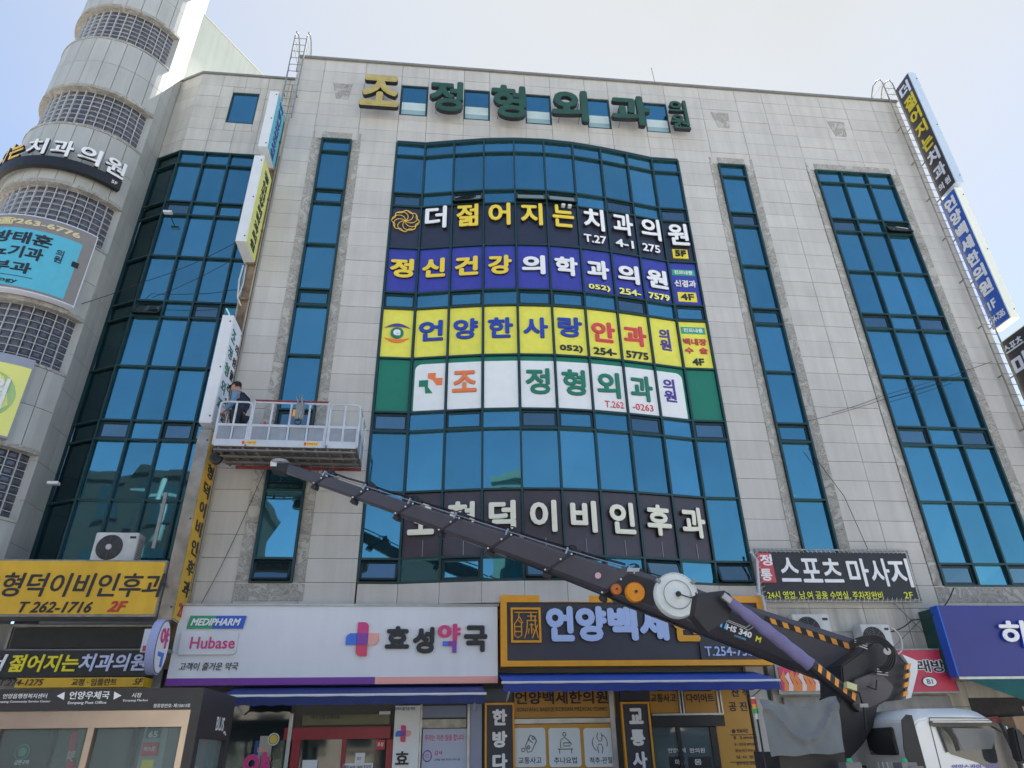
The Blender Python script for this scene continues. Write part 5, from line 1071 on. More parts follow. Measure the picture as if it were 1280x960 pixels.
for a in (-.5, .6, 2.5): b = MB(); b.obox(c+V((r*math.cos(a), -th*.6, r*math.sin(a))), V((.04*math.cos(a), 0, .04*math.sin(a))), V((0, .04, 0)), V((-.025*math.sin(a), 0, .025*math.cos(a)))); b.build('reel_clip', galv, tk)
ro = mat('reel_orange', 'e08a1c', .35, noise=.06)
reel(793, 741, 12.5, ro, 'cable_reel', .10); reel(770, 737, 7, mat('reel_orange_dark', 'b8682a', .4), 'cable_reel', .06)
b = MB(); c = boom_pt(787, .9, .05); b.obox(c, ax*.09-uu*.03, sd_*.012, uu*.03); b.build('pale_guard', mat('pale_guard', (.45, .48, .55, 1), .4), tk)
# knuckle above the reel, cloth covered lift cylinder
YC = 8.93
b = MB(); b.prism(pan([(872, 742), (905, 738), (912, 742), (918, 752), (910, 775), (885, 790), (868, 770)], YC+.1), V((0, .22, 0))); b.build('cylinder_mount', boomd, tk)
sleeve = mat('sleeve_lavender', '6f6a92', .75, noise=.12, nscale=5, bump=.6, bscale=14)
b = MB(); Pa, Pb = at(913, 752, YC), at(1013, 831, YC); N_ = 14; prof_ = []
Ls = (Pb-Pa).length
for i in range(N_+1): prof_.append((.062+.022*min(1, i/6)+.006*math.sin(i*2.3), Ls*i/N_))
b.lathe(prof_, Pa, Pb-Pa, 16); b.build('cylinder_sleeve', sleeve, tk, smooth=True)
b = MB(); b.cyl(at(903, 744, YC), Pa, .05, n=10); b.build('cylinder_rod', steel, tk)
Pc = at(1066, 874, YC+.05); b = MB(); b.cyl(Pb, Pc, .085, n=14); b.build('lift_cylinder', boomd, tk)
cd_ = (Pc-Pb).normalized(); cu = cd_.cross(Y_).normalized()
for i in range(5):
    o = Pb+cd_*(.05+i*.125); b = MB(); b.prism([o-Y_*.088+cu*.045, o-Y_*.088+cu*.045+cd_*.055, o-Y_*.088-cu*.04+cd_*.085, o-Y_*.088-cu*.04+cd_*.03], V((0, -.004, 0))); b.build('hazard_stripe', orange, tk)
# turret
b = MB(); b.prism(pan([(1052, 832), (1095, 800), (1118, 806), (1126, 822), (1143, 838), (1137, 860), (1124, 868), (1098, 882), (1094, 905), (1080, 930), (1060, 952), (1030, 975), (1020, 940), (1024, 902), (1040, 885), (1054, 870)], 9.25), V((0, .62, 0))); b.build('turret', boomd, tk, bevel=.02)
b = MB(); b.prism(pan([(1068, 850), (1098, 838), (1118, 858), (1112, 872), (1090, 884), (1074, 890), (1062, 876)], 9.16), V((0, .09, 0))); b.build('turret_cover', boomm, tk, bevel=.012)
b = MB(); b.prism(pan([(1128, 818), (1147, 826), (1147, 840), (1139, 872), (1132, 874), (1138, 842), (1136, 830)], 9.22), V((0, .5, 0))); b.build('rear_guard', mat('guard_white', 'c8ccd0', .4), tk)
for i in range(4): b = MB(); x, y = 1133.5-i*1.2, 831+i*11.3; b.prism(pan([(x, y), (x+5.5, y-2), (x+4.8, y+4), (x-.8, y+6)], 9.14), V((0, .04, 0))); b.build('hazard_stripe', orange, tk)
b = MB(); b.cyl((5.1, 9.45, .9), (5.1, 9.45, 1.55), .36, .30, 20); b.build('slew_ring', boomd, tk)
for j in range(4):
    b = MB(); b.tube(smooth([at(1062, 802+j*3, 9.15), at(1080, 796+j*2.6, 9.1-j*.01), at(1098, 796+j*2.2, 9.05), at(1112-j*1.5, 805+j*1.5, 9.03-j*.01), at(1119-j*2.5, 820, 9.02), at(1115-j*3.2, 835-j, 9.04), at(1098-j*1, 842-j*2, 9.1)], 8), .014, 7); b.build('hydraulic_hose', black_m, tk)
for j in range(3): b = MB(); b.tube([at(1068, 800+j*2.5, 9.12), at(1084, 805+j*3, 9.12)], .009, 5); b.tube([at(1096, 836+j*3, 9.08), at(1110, 838+j*3, 9.08)], .008, 5); b.build('hose_fitting', steel, tk)
b = MB(); b.cyl(at(1109, 814, 9.0), at(1109, 814, 9.03), .045, n=16); b.build('round_plate', mat('plate_grey', (.5, .5, .5, 1), .4), tk)
b = MB(); b.tube([at(1062, 862, 8.85), at(1074, 866, 8.85), at(1080, 885, 8.88), at(1083, 915, 8.9)], .014, 6); b.tube([at(1096, 850, 9.1), at(1095, 862, 9.08), at(1084, 858, 9.08)], .010, 5); b.build('hydraulic_hose', black_m, tk)
b = MB(); b.obox(at(1063, 858, 8.82), V((.06, 0, -.02)), V((0, .04, 0)), V((.01, 0, .035))); b.build('valve_block', mat('valve_cream', 'b9b98c', .5), tk)
b = MB(); b.obox(at(1078, 882, 8.82), V((.055, 0, 0)), V((0, .04, 0)), V((0, 0, .02))); b.build('valve_block', galv, tk)
# covered control seat
tarp = mat('grey_tarpaulin', (.165, .185, .195, 1), .6, noise=.08, nscale=3)
b = MB(); b.box(3.95, 4.75, 8.65, 9.35, .9, 1.72); b.build('control_console', plastic, tk)
TL, TRr, BL, BR = at(949, 874, 8.62), at(1045, 870, 8.62), at(964, 946, 8.55), at(1056, 941, 8.55)
b = MB(); NX, NZ = 30, 22
for j in range(NZ+1):
    for i in range(NX+1):
        u, v = i/NX, j/NZ; P = TL.lerp(TRr, u).lerp(BL.lerp(BR, u), v)
        sag = .10*math.sin(math.pi*u)**2*(1-v)**3
        drape = math.exp(-((v-(.15+.62*math.sin(math.pi*min(1, max(0, (u-.12)/.8))))-.03*math.sin(9*u))/.07)**2)
        fold = .045*drape + .018*math.sin(7*u+2.2*v)*v + .010*math.sin(19*u+6*v) + .006*math.sin(31*u-9*v) + .02*math.exp(-((u-.30-.25*v)/.04)**2)*v
        b.v.append(P + V((0, -fold, -sag + (.008*math.sin(14*u) if j == NZ else 0))))
for j in range(NZ):
    for i in range(NX): a = j*(NX+1)+i; b.f.append((a, a+1, a+NX+2, a+NX+1)); b.m.append(0)
o0 = len(b.v); D = V((.30, .55, .0))                                   # top and sides of the draped cover
tops = [i for i in range(NX+1)]; b.v += [b.v[i]+D+V((0, 0, .02)) for i in tops]
for i in range(NX): b.f.append((i, i+1, o0+i+1, o0+i)); b.m.append(0)
for e_ in (0, NX):
    s0 = len(b.v); b.v += [b.v[j*(NX+1)+e_]+D for j in range(NZ+1)]
    for j in range(NZ): b.f.append((j*(NX+1)+e_, (j+1)*(NX+1)+e_, s0+j+1, s0+j)); b.m.append(0)
o_ = b.build('tarpaulin', tarp, None, smooth=True, label='grey tarpaulin draped over the crane controls behind the truck cab', cat='tarpaulin')
st = thing('signal_lamp', at(944, 900, 8.7), 'slim red amber and green stack lamp standing beside the grey tarpaulin', 'lamp')
for ya, yb, m_, r_ in ((871.5, 873.5, white_m, .026), (873.5, 880, mat('lamp_red', 'b83430', .3), .030), (880, 886, mat('lamp_amber', 'd89a3c', .3), .030), (886, 892, mat('lamp_green', '2a9a5c', .3), .030), (892, 899, white_m, .022)):
    b = MB(); x_ = 941+(ya-872)*.22; b.cyl(at(x_, ya, 8.7), V((at(x_, ya, 8.7).x, 8.7, at(x_, yb, 8.7).z)), r_, n=14); b.build('lens' if m_ is not white_m else 'housing', m_, st)
b = MB(); p_ = at(947, 899, 8.7); b.cyl((p_.x, 8.7, .9), p_, .012, n=8); b.build('pole', plastic, st)
for px in (1062, 1131):
    c = at(px, 953, 8.4); t = thing('beacon', c, 'small green beacon on a grey box behind the tarpaulin' if px < 1100 else 'small green beacon on a grey box below the truck cab', 'beacon')
    b = MB(); b.cyl(c, c+V((0, 0, .04)), .035, .025, 14); b.build('lens', mat('beacon_green', '2fae6c', .3), t); b = MB(); b.box(c.x-.09, c.x+.09, 8.32, 8.5, c.z-.12, c.z); b.build('box', mat('outrigger_grey', (.2, .2, .21, 1), .5, noise=.2), t)
# ============================================================ lift basket
bk = thing('lift_basket', (-3.1, 13.1, 7.05), 'wide white aluminium work basket with rails on the tip of the crane boom', 'work platform')
alu = mat('basket_white', (.56, .60, .66, 1), .4, metal=.1, noise=.1, nscale=6); mesh_m = mat('perforated_sheet', (.30, .33, .38, 1), .5, metal=.2, noise=.15); under = mat('basket_underside', (.19, .17, .15, 1), .7, noise=.35, nscale=5)
bX0, bX1, bY0, bY1, bZ0, bZ1 = -4.47, -1.74, 12.6, 13.6, 7.05, 8.0
def bx_(px): return at(px, 540, bY0).x
b = MB(); b.box(bX0, bX1, bY0, bY1, bZ0, bZ0+.03); b.build('floor', under, bk)
for i in range(12):
    x = bX0+.08+(bX1-bX0-.2)*i/11; piece('floor_joist', under, bk, x, x+.04, bY0+.05, bY1-.05, bZ0-.05, bZ0-.001)
for y in (bY0+.02, 12.95, 13.25): piece('floor_beam', mat('beam_grey', (.22, .22, .22, 1), .5, metal=.3, noise=.2), bk, bX0+.02, bX1-.02, y, y+.07, bZ0-.075, bZ0-.051)
piece('back_edge', mat('oxide_red', '7c3230', .6, noise=.25), bk, bX0+.2, bX1, bY1-.03, bY1+.01, bZ0-.08, bZ0-.02)
def rail(pts, r=.017, m=alu, n_='rail'): b = MB(); b.tube(pts, r, 8); return b.build(n_, m, bk)
gates = [(bX0, bx_(310)), (bx_(312), bx_(407)), (bx_(410), bX1)]
MIDZ = bZ0+.46
for gi, (x0, x1) in enumerate(gates):
    if gi != 1: rail([(x0, bY0, bZ0+.05), (x0, bY0, bZ1-.10), (x0+.03, bY0, bZ1-.02), (x0+.10, bY0, bZ1), (x1-.10, bY0, bZ1), (x1-.03, bY0, bZ1-.02), (x1, bY0, bZ1-.10), (x1, bY0, bZ0+.05)], .02)
    else:
        rail([(x0, bY0, bZ1), (x1, bY0, bZ1)], .02); rail([(x0, bY0, bZ1+.05), (x1, bY0, bZ1+.05)], .018, mat('oxide_red', '7c3230', .6, noise=.25), 'top_bar')
        for x in (x0, x1): rail([(x, bY0, bZ0), (x, bY0, bZ1+.04)], .018, n_='post')
    piece('kick_plate', alu, bk, x0+.02, x1-.02, bY0-.012, bY0+.012, bZ0+.0, bZ0+.14); piece('mid_rail', alu, bk, x0+.02, x1-.02, bY0-.016, bY0+.016, MIDZ-.04, MIDZ+.01)
    nsub = 4 if gi == 1 else 2
    for k in range(nsub):
        a, c_ = x0+(x1-x0)*k/nsub, x0+(x1-x0)*(k+1)/nsub
        piece('perforated_panel', mesh_m, bk, a+.03, c_-.03, bY0-.004, bY0+.004, bZ0+.142, MIDZ-.042)
        if k: piece('post', alu, bk, a-.018, a+.018, bY0-.013, bY0+.013, bZ0+.142, bZ1-.02)
    for x in (x0+.025, x1-.025): piece('post', alu, bk, x-.012, x+.012, bY0-.011, bY0+.011, bZ0+.142, MIDZ-.042)
for X in (bX0, bX1):
    rail([(X, bY0, bZ1-.03), (X, bY1, bZ1-.03)]); rail([(X, bY0, bZ0+.02), (X, bY0, bZ1-.03)], n_='post'); rail([(X, bY1, bZ0), (X, bY1, bZ1-.03)], n_='post'); rail([(X, 13.1, bZ0), (X, 13.1, bZ1-.03)], n_='post'); rail([(X, bY0, MIDZ), (X, bY1, MIDZ)])
    piece('side_panel', mesh_m, bk, X-.006, X+.006, bY0+.02, bY1-.02, bZ0+.03, MIDZ-.02)
rail([(bX0, bY1, bZ1-.03), (bX1, bY1, bZ1-.03)]); rail([(bX0, bY1, MIDZ), (bX1, bY1, MIDZ)]); piece('back_panel', mesh_m, bk, bX0+.02, bX1-.02, bY1-.006, bY1+.006, bZ0+.03, MIDZ-.02)
for k in range(1, 6): x = bX0+(bX1-bX0)*k/6; rail([(x, bY1, bZ0), (x, bY1, bZ1-.03)], .014, n_='post')
ylab = mat('caution_yellow', 'e6a83c', .4)
for px in (305, 382):
    x0 = bx_(px); piece('caution_label', ylab, bk, x0, x0+.27, bY0-.016, bY0-.0125, bZ0+.035, bZ0+.11); piece('label_emblem', l_red, bk, x0+.005, x0+.045, bY0-.018, bY0-.0165, bZ0+.04, bZ0+.105)
    text('안전제일 주의', bk, l_dark, V((x0+.155, bY0-.017, bZ0+.072)), w=.19, h=.035, depth=.001, bold=0)
# control box with hoses at the middle
b = MB(); b.box(-2.98, -2.83, 12.45, 12.57, 7.60, 7.95); b.build('control_box', galv, bk, bevel=.01)
b = MB(); b.tube([(-2.95, 12.5, 7.95), (-2.99, 12.45, 8.06), (-2.90, 12.45, 8.10), (-2.86, 12.45, 7.9), (-2.88, 12.42, 7.6)], .018, 6); b.build('hose', galv, bk)
b = MB(); b.tube([V((-2.90+.06*math.cos(a*.45), 12.44, 7.52+.05*math.sin(a*.45))) for a in range(15)], .012, 5); b.build('handwheel', black_m, bk)
b = MB(); b.box(-3.03, -2.98, 12.46, 12.55, 7.66, 7.80); b.build('orange_switch', mat('hazard_orange', 'e0913c', .4), bk)
b = MB(); b.prism([(-3.70, 12.7, 7.53), (-3.68, 12.7, 7.60), (-3.63, 12.7, 7.58), (-3.59, 12.7, 7.64), (-3.60, 12.7, 7.55), (-3.57, 12.7, 7.47), (-3.63, 12.7, 7.50), (-3.69, 12.7, 7.45)], (0, .06, 0)); b.build('red_valve', l_red, bk)
# turntable and dark mount under the basket
b = MB(); b.lathe([(.13, 0), (.18, .02), (.18, .07), (.15, .09)], T0+V((-.02, -.02, .02)), Z_, 20); b.build('turntable', mat('turntable_grey', (.45, .47, .5, 1), .35, metal=.5), bk, smooth=True)
b = MB(); b.obox(T0+V((.02, 0, -.05)), V((.15, 0, -.03)), V((0, .12, 0)), V((.03, 0, .11))); b.build('mount', boomd, bk, bevel=.02)
b = MB(); b.obox(T0+V((-.11, -.13, .0)), V((.06, 0, 0)), V((0, .006, 0)), V((0, 0, .05))); b.build('white_plate', white_m, bk)
b = MB(); b.lathe([(.08, 0), (.12, .02), (.12, .10), (.08, .12)], (bX0-.02, 12.95, 6.95), Y_, 20); b.build('hose_drum', black_m, bk)
# ============================================================ worker
def skin_obj(name, verts, edges, radii, m, parent, sub=2, root=0, **kw):
    me = bpy.data.meshes.new(name); me.from_pydata([V(v) for v in verts], edges, []); me.materials.append(m)
    o = bpy.data.objects.new(name, me); COL.objects.link(o); o.parent = parent; WP[o] = WP[parent] if parent else V()
    s = o.modifiers.new('skin', 'SKIN'); s.use_smooth_shade = True
    sv = me.skin_vertices[0].data if me.skin_vertices else None
    if sv is None:
        bm = bmesh.new(); bm.from_mesh(me); bm.verts.layers.skin.verify(); bm.to_mesh(me); bm.free(); sv = me.skin_vertices[0].data
    for i, r in enumerate(radii): sv[i].radius = (r, r) if not isinstance(r, tuple) else r; sv[i].use_root = (i == root)
    m_ = o.modifiers.new('subd', 'SUBSURF'); m_.levels = sub; m_.render_levels = sub
    return props(o, **kw)
pr = thing('person', (-4.22, 13.05, 7.04), 'worker in dark cap and navy vest standing in the lift basket with head bowed', 'person')
skin = mat('skin', (.42, .24, .17, 1), .6); vest_m = mat('vest_navy', (.018, .024, .055, 1), .75, noise=.15); sleeve_m = mat('sleeve_blue', '5a7a96', .8, noise=.12, nscale=14); trou = mat('trousers_dark', (.02, .028, .045, 1), .85, noise=.2); hairm = mat('hair_black', (.012, .010, .010, 1), .7)
# local frame: +x is forward for the person, he faces left and slightly towards the wall
ang = math.radians(168)
def L2(x, y, z): return (x*math.cos(ang)-y*math.sin(ang), x*math.sin(ang)+y*math.cos(ang), z)
JT = dict(pel=(0, 0, .86), sp1=(.01, 0, 1.0), sp2=(.03, 0, 1.15), chest=(.06, 0, 1.28), neck=(.10, 0, 1.40), nk2=(.14, 0, 1.45), head=(.18, 0, 1.53), crown=(.20, 0, 1.60),
    hl=(0, .09, .82), kl=(.04, .10, .46), al=(-.01, .11, .08), tl=(.12, .12, .03), hr=(0, -.09, .82), kr=(.06, -.10, .46), ar=(.0, -.11, .08), tr=(.13, -.12, .03),
    sl=(.08, .17, 1.33), el=(.06, .23, 1.08), wl=(.24, .17, .92), pl=(.31, .15, .88), sr=(.08, -.17, 1.33), er=(.10, -.23, 1.08), wr=(.28, -.17, .94), prr=(.35, -.15, .91))
RD = dict(pel=.13, sp1=.12, sp2=.125, chest=.14, neck=.055, nk2=.05, head=.085, crown=.075, hl=.085, kl=.058, al=.042, tl=.035, hr=.085, kr=.058, ar=.042, tr=.035, sl=.055, el=.040, wl=.028, pl=.034, sr=.055, er=.040, wr=.028, prr=.034)
names = list(JT); vs = [L2(*JT[n_]) for n_ in names]; rd = [RD[n_] for n_ in names]; ix = {n_: i for i, n_ in enumerate(names)}
ed = [(ix[a], ix[c_]) for a, c_ in (('pel', 'sp1'), ('sp1', 'sp2'), ('sp2', 'chest'), ('chest', 'neck'), ('neck', 'nk2'), ('nk2', 'head'), ('head', 'crown'), ('pel', 'hl'), ('hl', 'kl'), ('kl', 'al'), ('al', 'tl'), ('pel', 'hr'), ('hr', 'kr'), ('kr', 'ar'), ('ar', 'tr'), ('chest', 'sl'), ('sl', 'el'), ('el', 'wl'), ('wl', 'pl'), ('chest', 'sr'), ('sr', 'er'), ('er', 'wr'), ('wr', 'prr'))]
def fingers(wn, pn, sgn):
    p = V(JT[pn]); w = V(JT[wn]); f = (p-w).normalized(); s_ = V((0, sgn, 0)).cross(f).normalized()
    side_ = f.cross(V((0, 0, 1))).normalized()
    for k, ln_ in enumerate((.055, .062, .058, .046)):
        base = p + f*.012 + side_*(.024-.016*k); a = base + f*ln_*.55 + V((0, 0, -.008)); c_ = a + f*ln_*.3 + V((0, 0, -.022))
        i0 = len(vs); vs.extend([L2(*base), L2(*a), L2(*c_)]); rd.extend([.009, .008, .0065]); ed.extend([(ix[pn], i0), (i0, i0+1), (i0+1, i0+2)])
    a = p + side_*.04*1 - f*.02 + V((0, 0, .005)); c_ = a + f*.035 + side_*.01; i0 = len(vs); vs.extend([L2(*a), L2(*c_)]); rd.extend([.011, .009]); ed.extend([(ix[pn], i0), (i0, i0+1)])
fingers('wl', 'pl', 1); fingers('wr', 'prr', -1)
skin_obj('body', vs, ed, rd, skin, pr)
def sub_skin(name, keys, pairs, rr, m): kk = keys; skin_obj(name, [L2(*(JT[k] if isinstance(k, str) else k)) for k in kk], [(kk.index(a), kk.index(c_)) for a, c_ in pairs], rr, m, pr, root=0)
sub_skin('shirt', ['chest', 'sl', 'el', 'wl', 'sr', 'er', 'wr', 'sp2'], [('chest', 'sl'), ('sl', 'el'), ('el', 'wl'), ('chest', 'sr'), ('sr', 'er'), ('er', 'wr'), ('chest', 'sp2')], [.145, .075, .062, .042, .075, .062, .042, .135], sleeve_m)
sub_skin('vest', ['sp2', 'chest', (.085, 0, 1.345), 'sp1', (.0, 0, .90), (.07, .10, 1.33), (.07, -.10, 1.33)], [('sp2', 'chest'), ('chest', (.085, 0, 1.345)), ('sp2', 'sp1'), ('sp1', (.0, 0, .90)), ('chest', (.07, .10, 1.33)), ('chest', (.07, -.10, 1.33))], [.15, .165, .09, .145, .145, .085, .085], vest_m)
sub_skin('trousers', ['pel', 'hl', 'kl', 'al', 'hr', 'kr', 'ar'], [('pel', 'hl'), ('hl', 'kl'), ('kl', 'al'), ('pel', 'hr'), ('hr', 'kr'), ('kr', 'ar')], [.14, .105, .078, .062, .105, .078, .062], trou)
for k in ('l', 'r'):
    a = V(JT['a'+k]); skin_obj('shoe', [L2(a.x-.03, a.y, .05), L2(a.x+.07, a.y, .045), L2(a.x+.15, a.y, .035)], [(0, 1), (1, 2)], [.05, .05, .038], hairm, pr, sub=2, root=0)
hc = V(JT['head'])+V((.015, 0, .02)); hd = V((.35, 0, -.25)).normalized(); upv = V((.25, 0, .97)).normalized()
def ellip(name, c, rx, ry, rz, m, fx=None, n=16, zmin=-1.):
    fx = fx or V((1, 0, 0)); fz = upv; fx = (fx - fz*fx.dot(fz)).normalized(); fy = fz.cross(fx); b = MB(); k = len(b.v)
    for i in range(n+1):
        ph = math.acos(zmin)*i/n if zmin > -1 else math.pi*i/n
        for j in range(n*2): th = math.pi*j/n; p = c + fx*(rx*math.sin(ph)*math.cos(th)) + fy*(ry*math.sin(ph)*math.sin(th)) + fz*(rz*math.cos(ph)); b.v.append(WP[pr]+V(L2(*p)))
    for i in range(n):
        for j in range(n*2): q = (j+1) % (n*2); b.f.append((i*2*n+j, i*2*n+q, (i+1)*2*n+q, (i+1)*2*n+j)); b.m.append(0)
    return b.build(name, m, pr, smooth=True)
ellip('head', hc, .098, .078, .115, skin)
fxh = V((.97, 0, -.25)); 
ellip('nose', hc+V((.095, 0, -.02)), .022, .013, .024, skin); 
for s_ in (-1, 1): ellip('eye', hc+V((.080, .030*s_, .012)), .012, .012, .008, hairm, n=8); ellip('ear', hc+V((-.005, .078*s_, -.01)), .02, .009, .03, skin, n=8); ellip('eyebrow', hc+V((.087, .030*s_, .032)), .008, .018, .004, hairm, n=6)
ellip('mouth', hc+V((.083, 0, -.062)), .010, .022, .006, mat('lips', (.30, .12, .10, 1), .6), n=8)
ellip('hair', hc+V((-.022, 0, .0)), .088, .083, .10, hairm, zmin=-.35)
ellip('cap', hc+V((.0, 0, .035)), .110, .092, .095, hairm, zmin=0.0)
b = MB(); fxv = (V((1, 0, 0))-upv*V((1, 0, 0)).dot(upv)).normalized(); P0 = hc+upv*.04
b.prism([WP[pr]+V(L2(*(P0+fxv*(.07+.085*math.cos(a))+V((0, .075*math.sin(a), 0))-upv*.0))) for a in [math.radians(x) for x in range(-90, 91, 18)]], V((0, 0, .008))); b.build('cap_peak', hairm, pr)
# ============================================================ bus shelter
bs = thing('bus_shelter', (-4.8, 10, 0), 'black bus shelter with white lettered fascia and glass panels at the lower left', 'bus shelter')
bsk = mat('shelter_black', (.030, .031, .036, 1), .4, noise=.12); bronze = mat('shelter_satin', (.50, .42, .36, 1), .25, metal=.7, noise=.12, nscale=2)
SXr, SXl, SY0, SY1, SZ0, SZ1 = -2.79, -7.2, 9.26, 10.75, 2.27, 2.505
piece('roof', bsk, bs, SXl, SXr, SY0, SY1, SZ0, SZ1)
piece('lintel', bronze, bs, SXl, SXr-.12, SY0+.03, SY0+.12, 2.09, 2.268)
for x in (-2.98, -4.02, -5.05, -6.1, -7.15): piece('post', bronze if x < -3 else bronze, bs, x, x+.07, SY0+.03, SY0+.12, .13, 2.089)
piece('end_column', bsk, bs, SXr-.11, SXr, SY0, SY0+.16, .13, 2.269); piece('end_column', bsk, bs, SXr-.11, SXr, SY1-.16, SY1, .13, 2.269); piece('end_header', bsk, bs, SXr-.1, SXr-.001, SY0+.161, SY1-.161, 1.97, 2.269)
clearg = bpy.data.materials.new('shelter_glass'); clearg.use_nodes = True; q_ = clearg.node_tree.nodes['Principled BSDF']; q_.inputs['Base Color'].default_value = (.75, .85, .84, 1); q_.inputs['Roughness'].default_value = .03; q_.inputs['Transmission Weight'].default_value = .9; q_.inputs['IOR'].default_value = 1.12
for a, c_ in ((-3.93, -2.99), (-4.96, -4.04), (-6.0, -5.07), (-7.06, -6.12)): piece('glass_panel', clearg, bs, a+.01, c_-.01, SY0+.07, SY0+.078, .35, 2.08)
piece('glass_panel', clearg, bs, SXr-.06, SXr-.052, SY0+.17, SY1-.17, .35, 1.96)
for a, c_ in ((-4.96, -4.04), (-3.93, -2.99)): piece('rear_glass', clearg, bs, a, c_, SY1-.08, SY1-.072, .35, 2.2)
for x in (-4.02, -5.05, -6.1): piece('rear_post', bsk, bs, x, x+.06, SY1-.12, SY1-.04, .13, 2.269)
piece('bench', mat('bench_wood', (.25, .15, .08, 1), .5, noise=.2), bs, -6.6, -3.4, SY1-.55, SY1-.2, .55, .60)
for x in (-6.3, -5, -3.7): piece('bench_leg', bsk, bs, x, x+.05, SY1-.5, SY1-.25, .13, .549)
tY = SY0-.002
for s_, q, k in (('언양읍행정복지센터', (4, 867, 59, 873), {}), ('Eonyang Community Service Center', (-4, 875.5, 63, 879), {}), ('언양우체국', (87, 864, 137, 874), dict(bold=.02)), ('Eonyang Post Office', (85, 876.5, 133, 881), {}), ('시장', (165, 866, 177, 872), {}), ('Eonyang Market', (154, 874, 185, 877.5), {}), ('정류장번호: 제15013호', (192, 879.5, 238, 884.5), {})): tpx(s_, bs, l_white, *q, tY, depth=.004, **({**dict(bold=.01), **k}))
for pts in ([(71, 870), (81, 865), (80, 875)], [(152, 869.5), (143, 864.5), (142, 874.5)]): b = MB(); b.prism(pan(pts, tY), V((0, -.004, 0))); b.build('arrow', l_white, bs)
pB = atx(275, 905, SXr); text('BUS', bs, l_white, V((SXr+.002, pB.y, pB.z)), Y_, Z_, w=.36, h=.16, depth=.004, bold=.01); b = MB(); b.tube([V((SXr+.004, pB.y+.22+.03*k, pB.z-.10+.02*math.sin(k*1.3))) for k in range(5)], .008, 4); b.build('swash', l_white, bs)
t = thing('route_board', (-3.7, 9.6, 1.5), 'pale route board with a blue 65 plate and red sticker inside the shelter', 'notice board')
def bsflat(t, n_, m, q, Y=9.62, th=.02): return flat(n_, m, t, *q, Y, th)
bsflat(t, 'board', mat('pale_board', (.35, .40, .42, 1), .5), (172, 908, 202, 1000), 9.66); bsflat(t, 'number_plate', mat('plate_teal', '2c5468', .4), (183, 909, 200, 923), 9.63); tpx('65', t, l_white, 186, 914, 197, 922, 9.625, depth=.004, bold=.02)
bsflat(t, 'red_sticker', mat('sticker_red', 'b02a3a', .4), (177, 928, 197, 945), 9.63); tpx('버스폰', t, l_white, 180, 933, 194, 939, 9.625, depth=.004); bsflat(t, 'yellow_sticker', mat('letter_yellow', 'd6c62c', .45), (176, 950, 191, 965), 9.63)
t = thing('advert_column', (-4.6, 9.9, 1.2), 'tall slanting red printed banner seen through the shelter glass', 'banner')
b = MB(); b.prism(pan([(90, 912), (97, 914), (92, 945), (94, 1000), (78, 1000), (84, 945)], 9.75), V((0, .02, 0))); b.build('cloth', mat('sticker_red', 'b02a3a', .4), t); tpx('휴대폰', t, l_white, 84, 938, 93, 952, 9.74, depth=.004)
t = thing('window_decal', (-5.3, 9.4, 1.4), 'round green and white decal with lettering on the left shelter glass', 'sticker')
c = at(28, 940, 9.36)
b = MB(); b.tube([c+V((.075*math.cos(a*.2618), 0, .075*math.sin(a*.2618))) for a in range(25)], .008, 4); b.cyl(c, c+V((0, .004, 0)), .045, n=16); b.build('ring', mat('decal_green', '3c7c68', .4), t); tpx('금연구역', t, l_white, 18, 950, 36, 956, 9.36, depth=.003)
# ============================================================ cables on and in front of the facade
cabm = mat('cable_black', (.02, .02, .02, 1), .6)
def wire(pts, r, label, sag=.0, m=cabm):
    P = [V(p) for p in pts]; out_ = []
    for i in range(len(P)-1):
        for k in range(10): u = k/10; q = P[i].lerp(P[i+1], u); q.z -= sag*4*u*(1-u); out_.append(q)
    out_.append(P[-1]); b = MB(); b.tube(out_, r, 5); b.build('cable', m, label=label, cat='cable')
wire([at(1225, 565, 13.9), at(1010, 525, 13.9)][::-1] and [at(1230, 566-20, 13.9), at(900, 560-5, 13.9)], .006, 'thin cable running across the facade tiles below the right hand windows', .0) if 0 else None
wire([at(1040, 516, 13.88), at(1105, 494, 13.9), at(1240, 452, 13.9)], .007, 'upper thin black cable rising across the three pane window', .03)
wire([at(1006, 527, 13.88), at(1105, 499, 13.9), at(1200, 471, 13.9)], .006, 'lower thin black cable crossing the three pane window', .03)
wire([at(1010, 560, 13.95), at(1055, 620, 13.95), at(1085, 687, 13.9)], .007, 'black cable hanging from the narrow window strip to the banner', .0)
wire([at(1063, 807, 13.6), at(1110, 790, 13.7), at(1140, 775, 13.7), at(1175, 762, 13.5), at(1192, 735, 13.9)], .014, 'loose cable bundle sagging between the air conditioner and the indigo sign', .05)
wire([at(1108, 745, 13.95), at(1165, 800, 13.9)], .006, 'crossed thin cable falling to the right under the banner')
wire([at(1156, 770, 13.95), at(1118, 808, 13.9)], .005, 'crossed thin cable falling to the left under the banner')
wire([at(332, 585, 13.95), at(285, 690, 13.95), at(250, 757, 13.9)], .006, 'slack cable drooping from the lift basket area to the pharmacy sign', .04)
wire([at(0, 372, 13.0)+V((0, .8, 0)), at(180, 352, 14.6), at(300, 300, 13.9)], .008, 'upper cable sagging across the glass corner wall', .12)
wire([at(190, 372, 14.6), at(290, 325, 13.9)], .007, 'lower cable sagging across the glass corner wall', .08)
b = MB(); b.tube([at(304, 332, 13.7), at(299, 350, 13.65), at(297, 372, 13.7), at(301, 382, 13.8)], .018, 6); b.tube([at(307, 335, 13.75), at(304, 355, 13.7), at(298, 370, 13.75)], .012, 6); b.build('pale_hose', mat('pale_hose', (.55, .56, .55, 1), .5), label='pale hose looping out from under the lime blade sign', cat='hose')
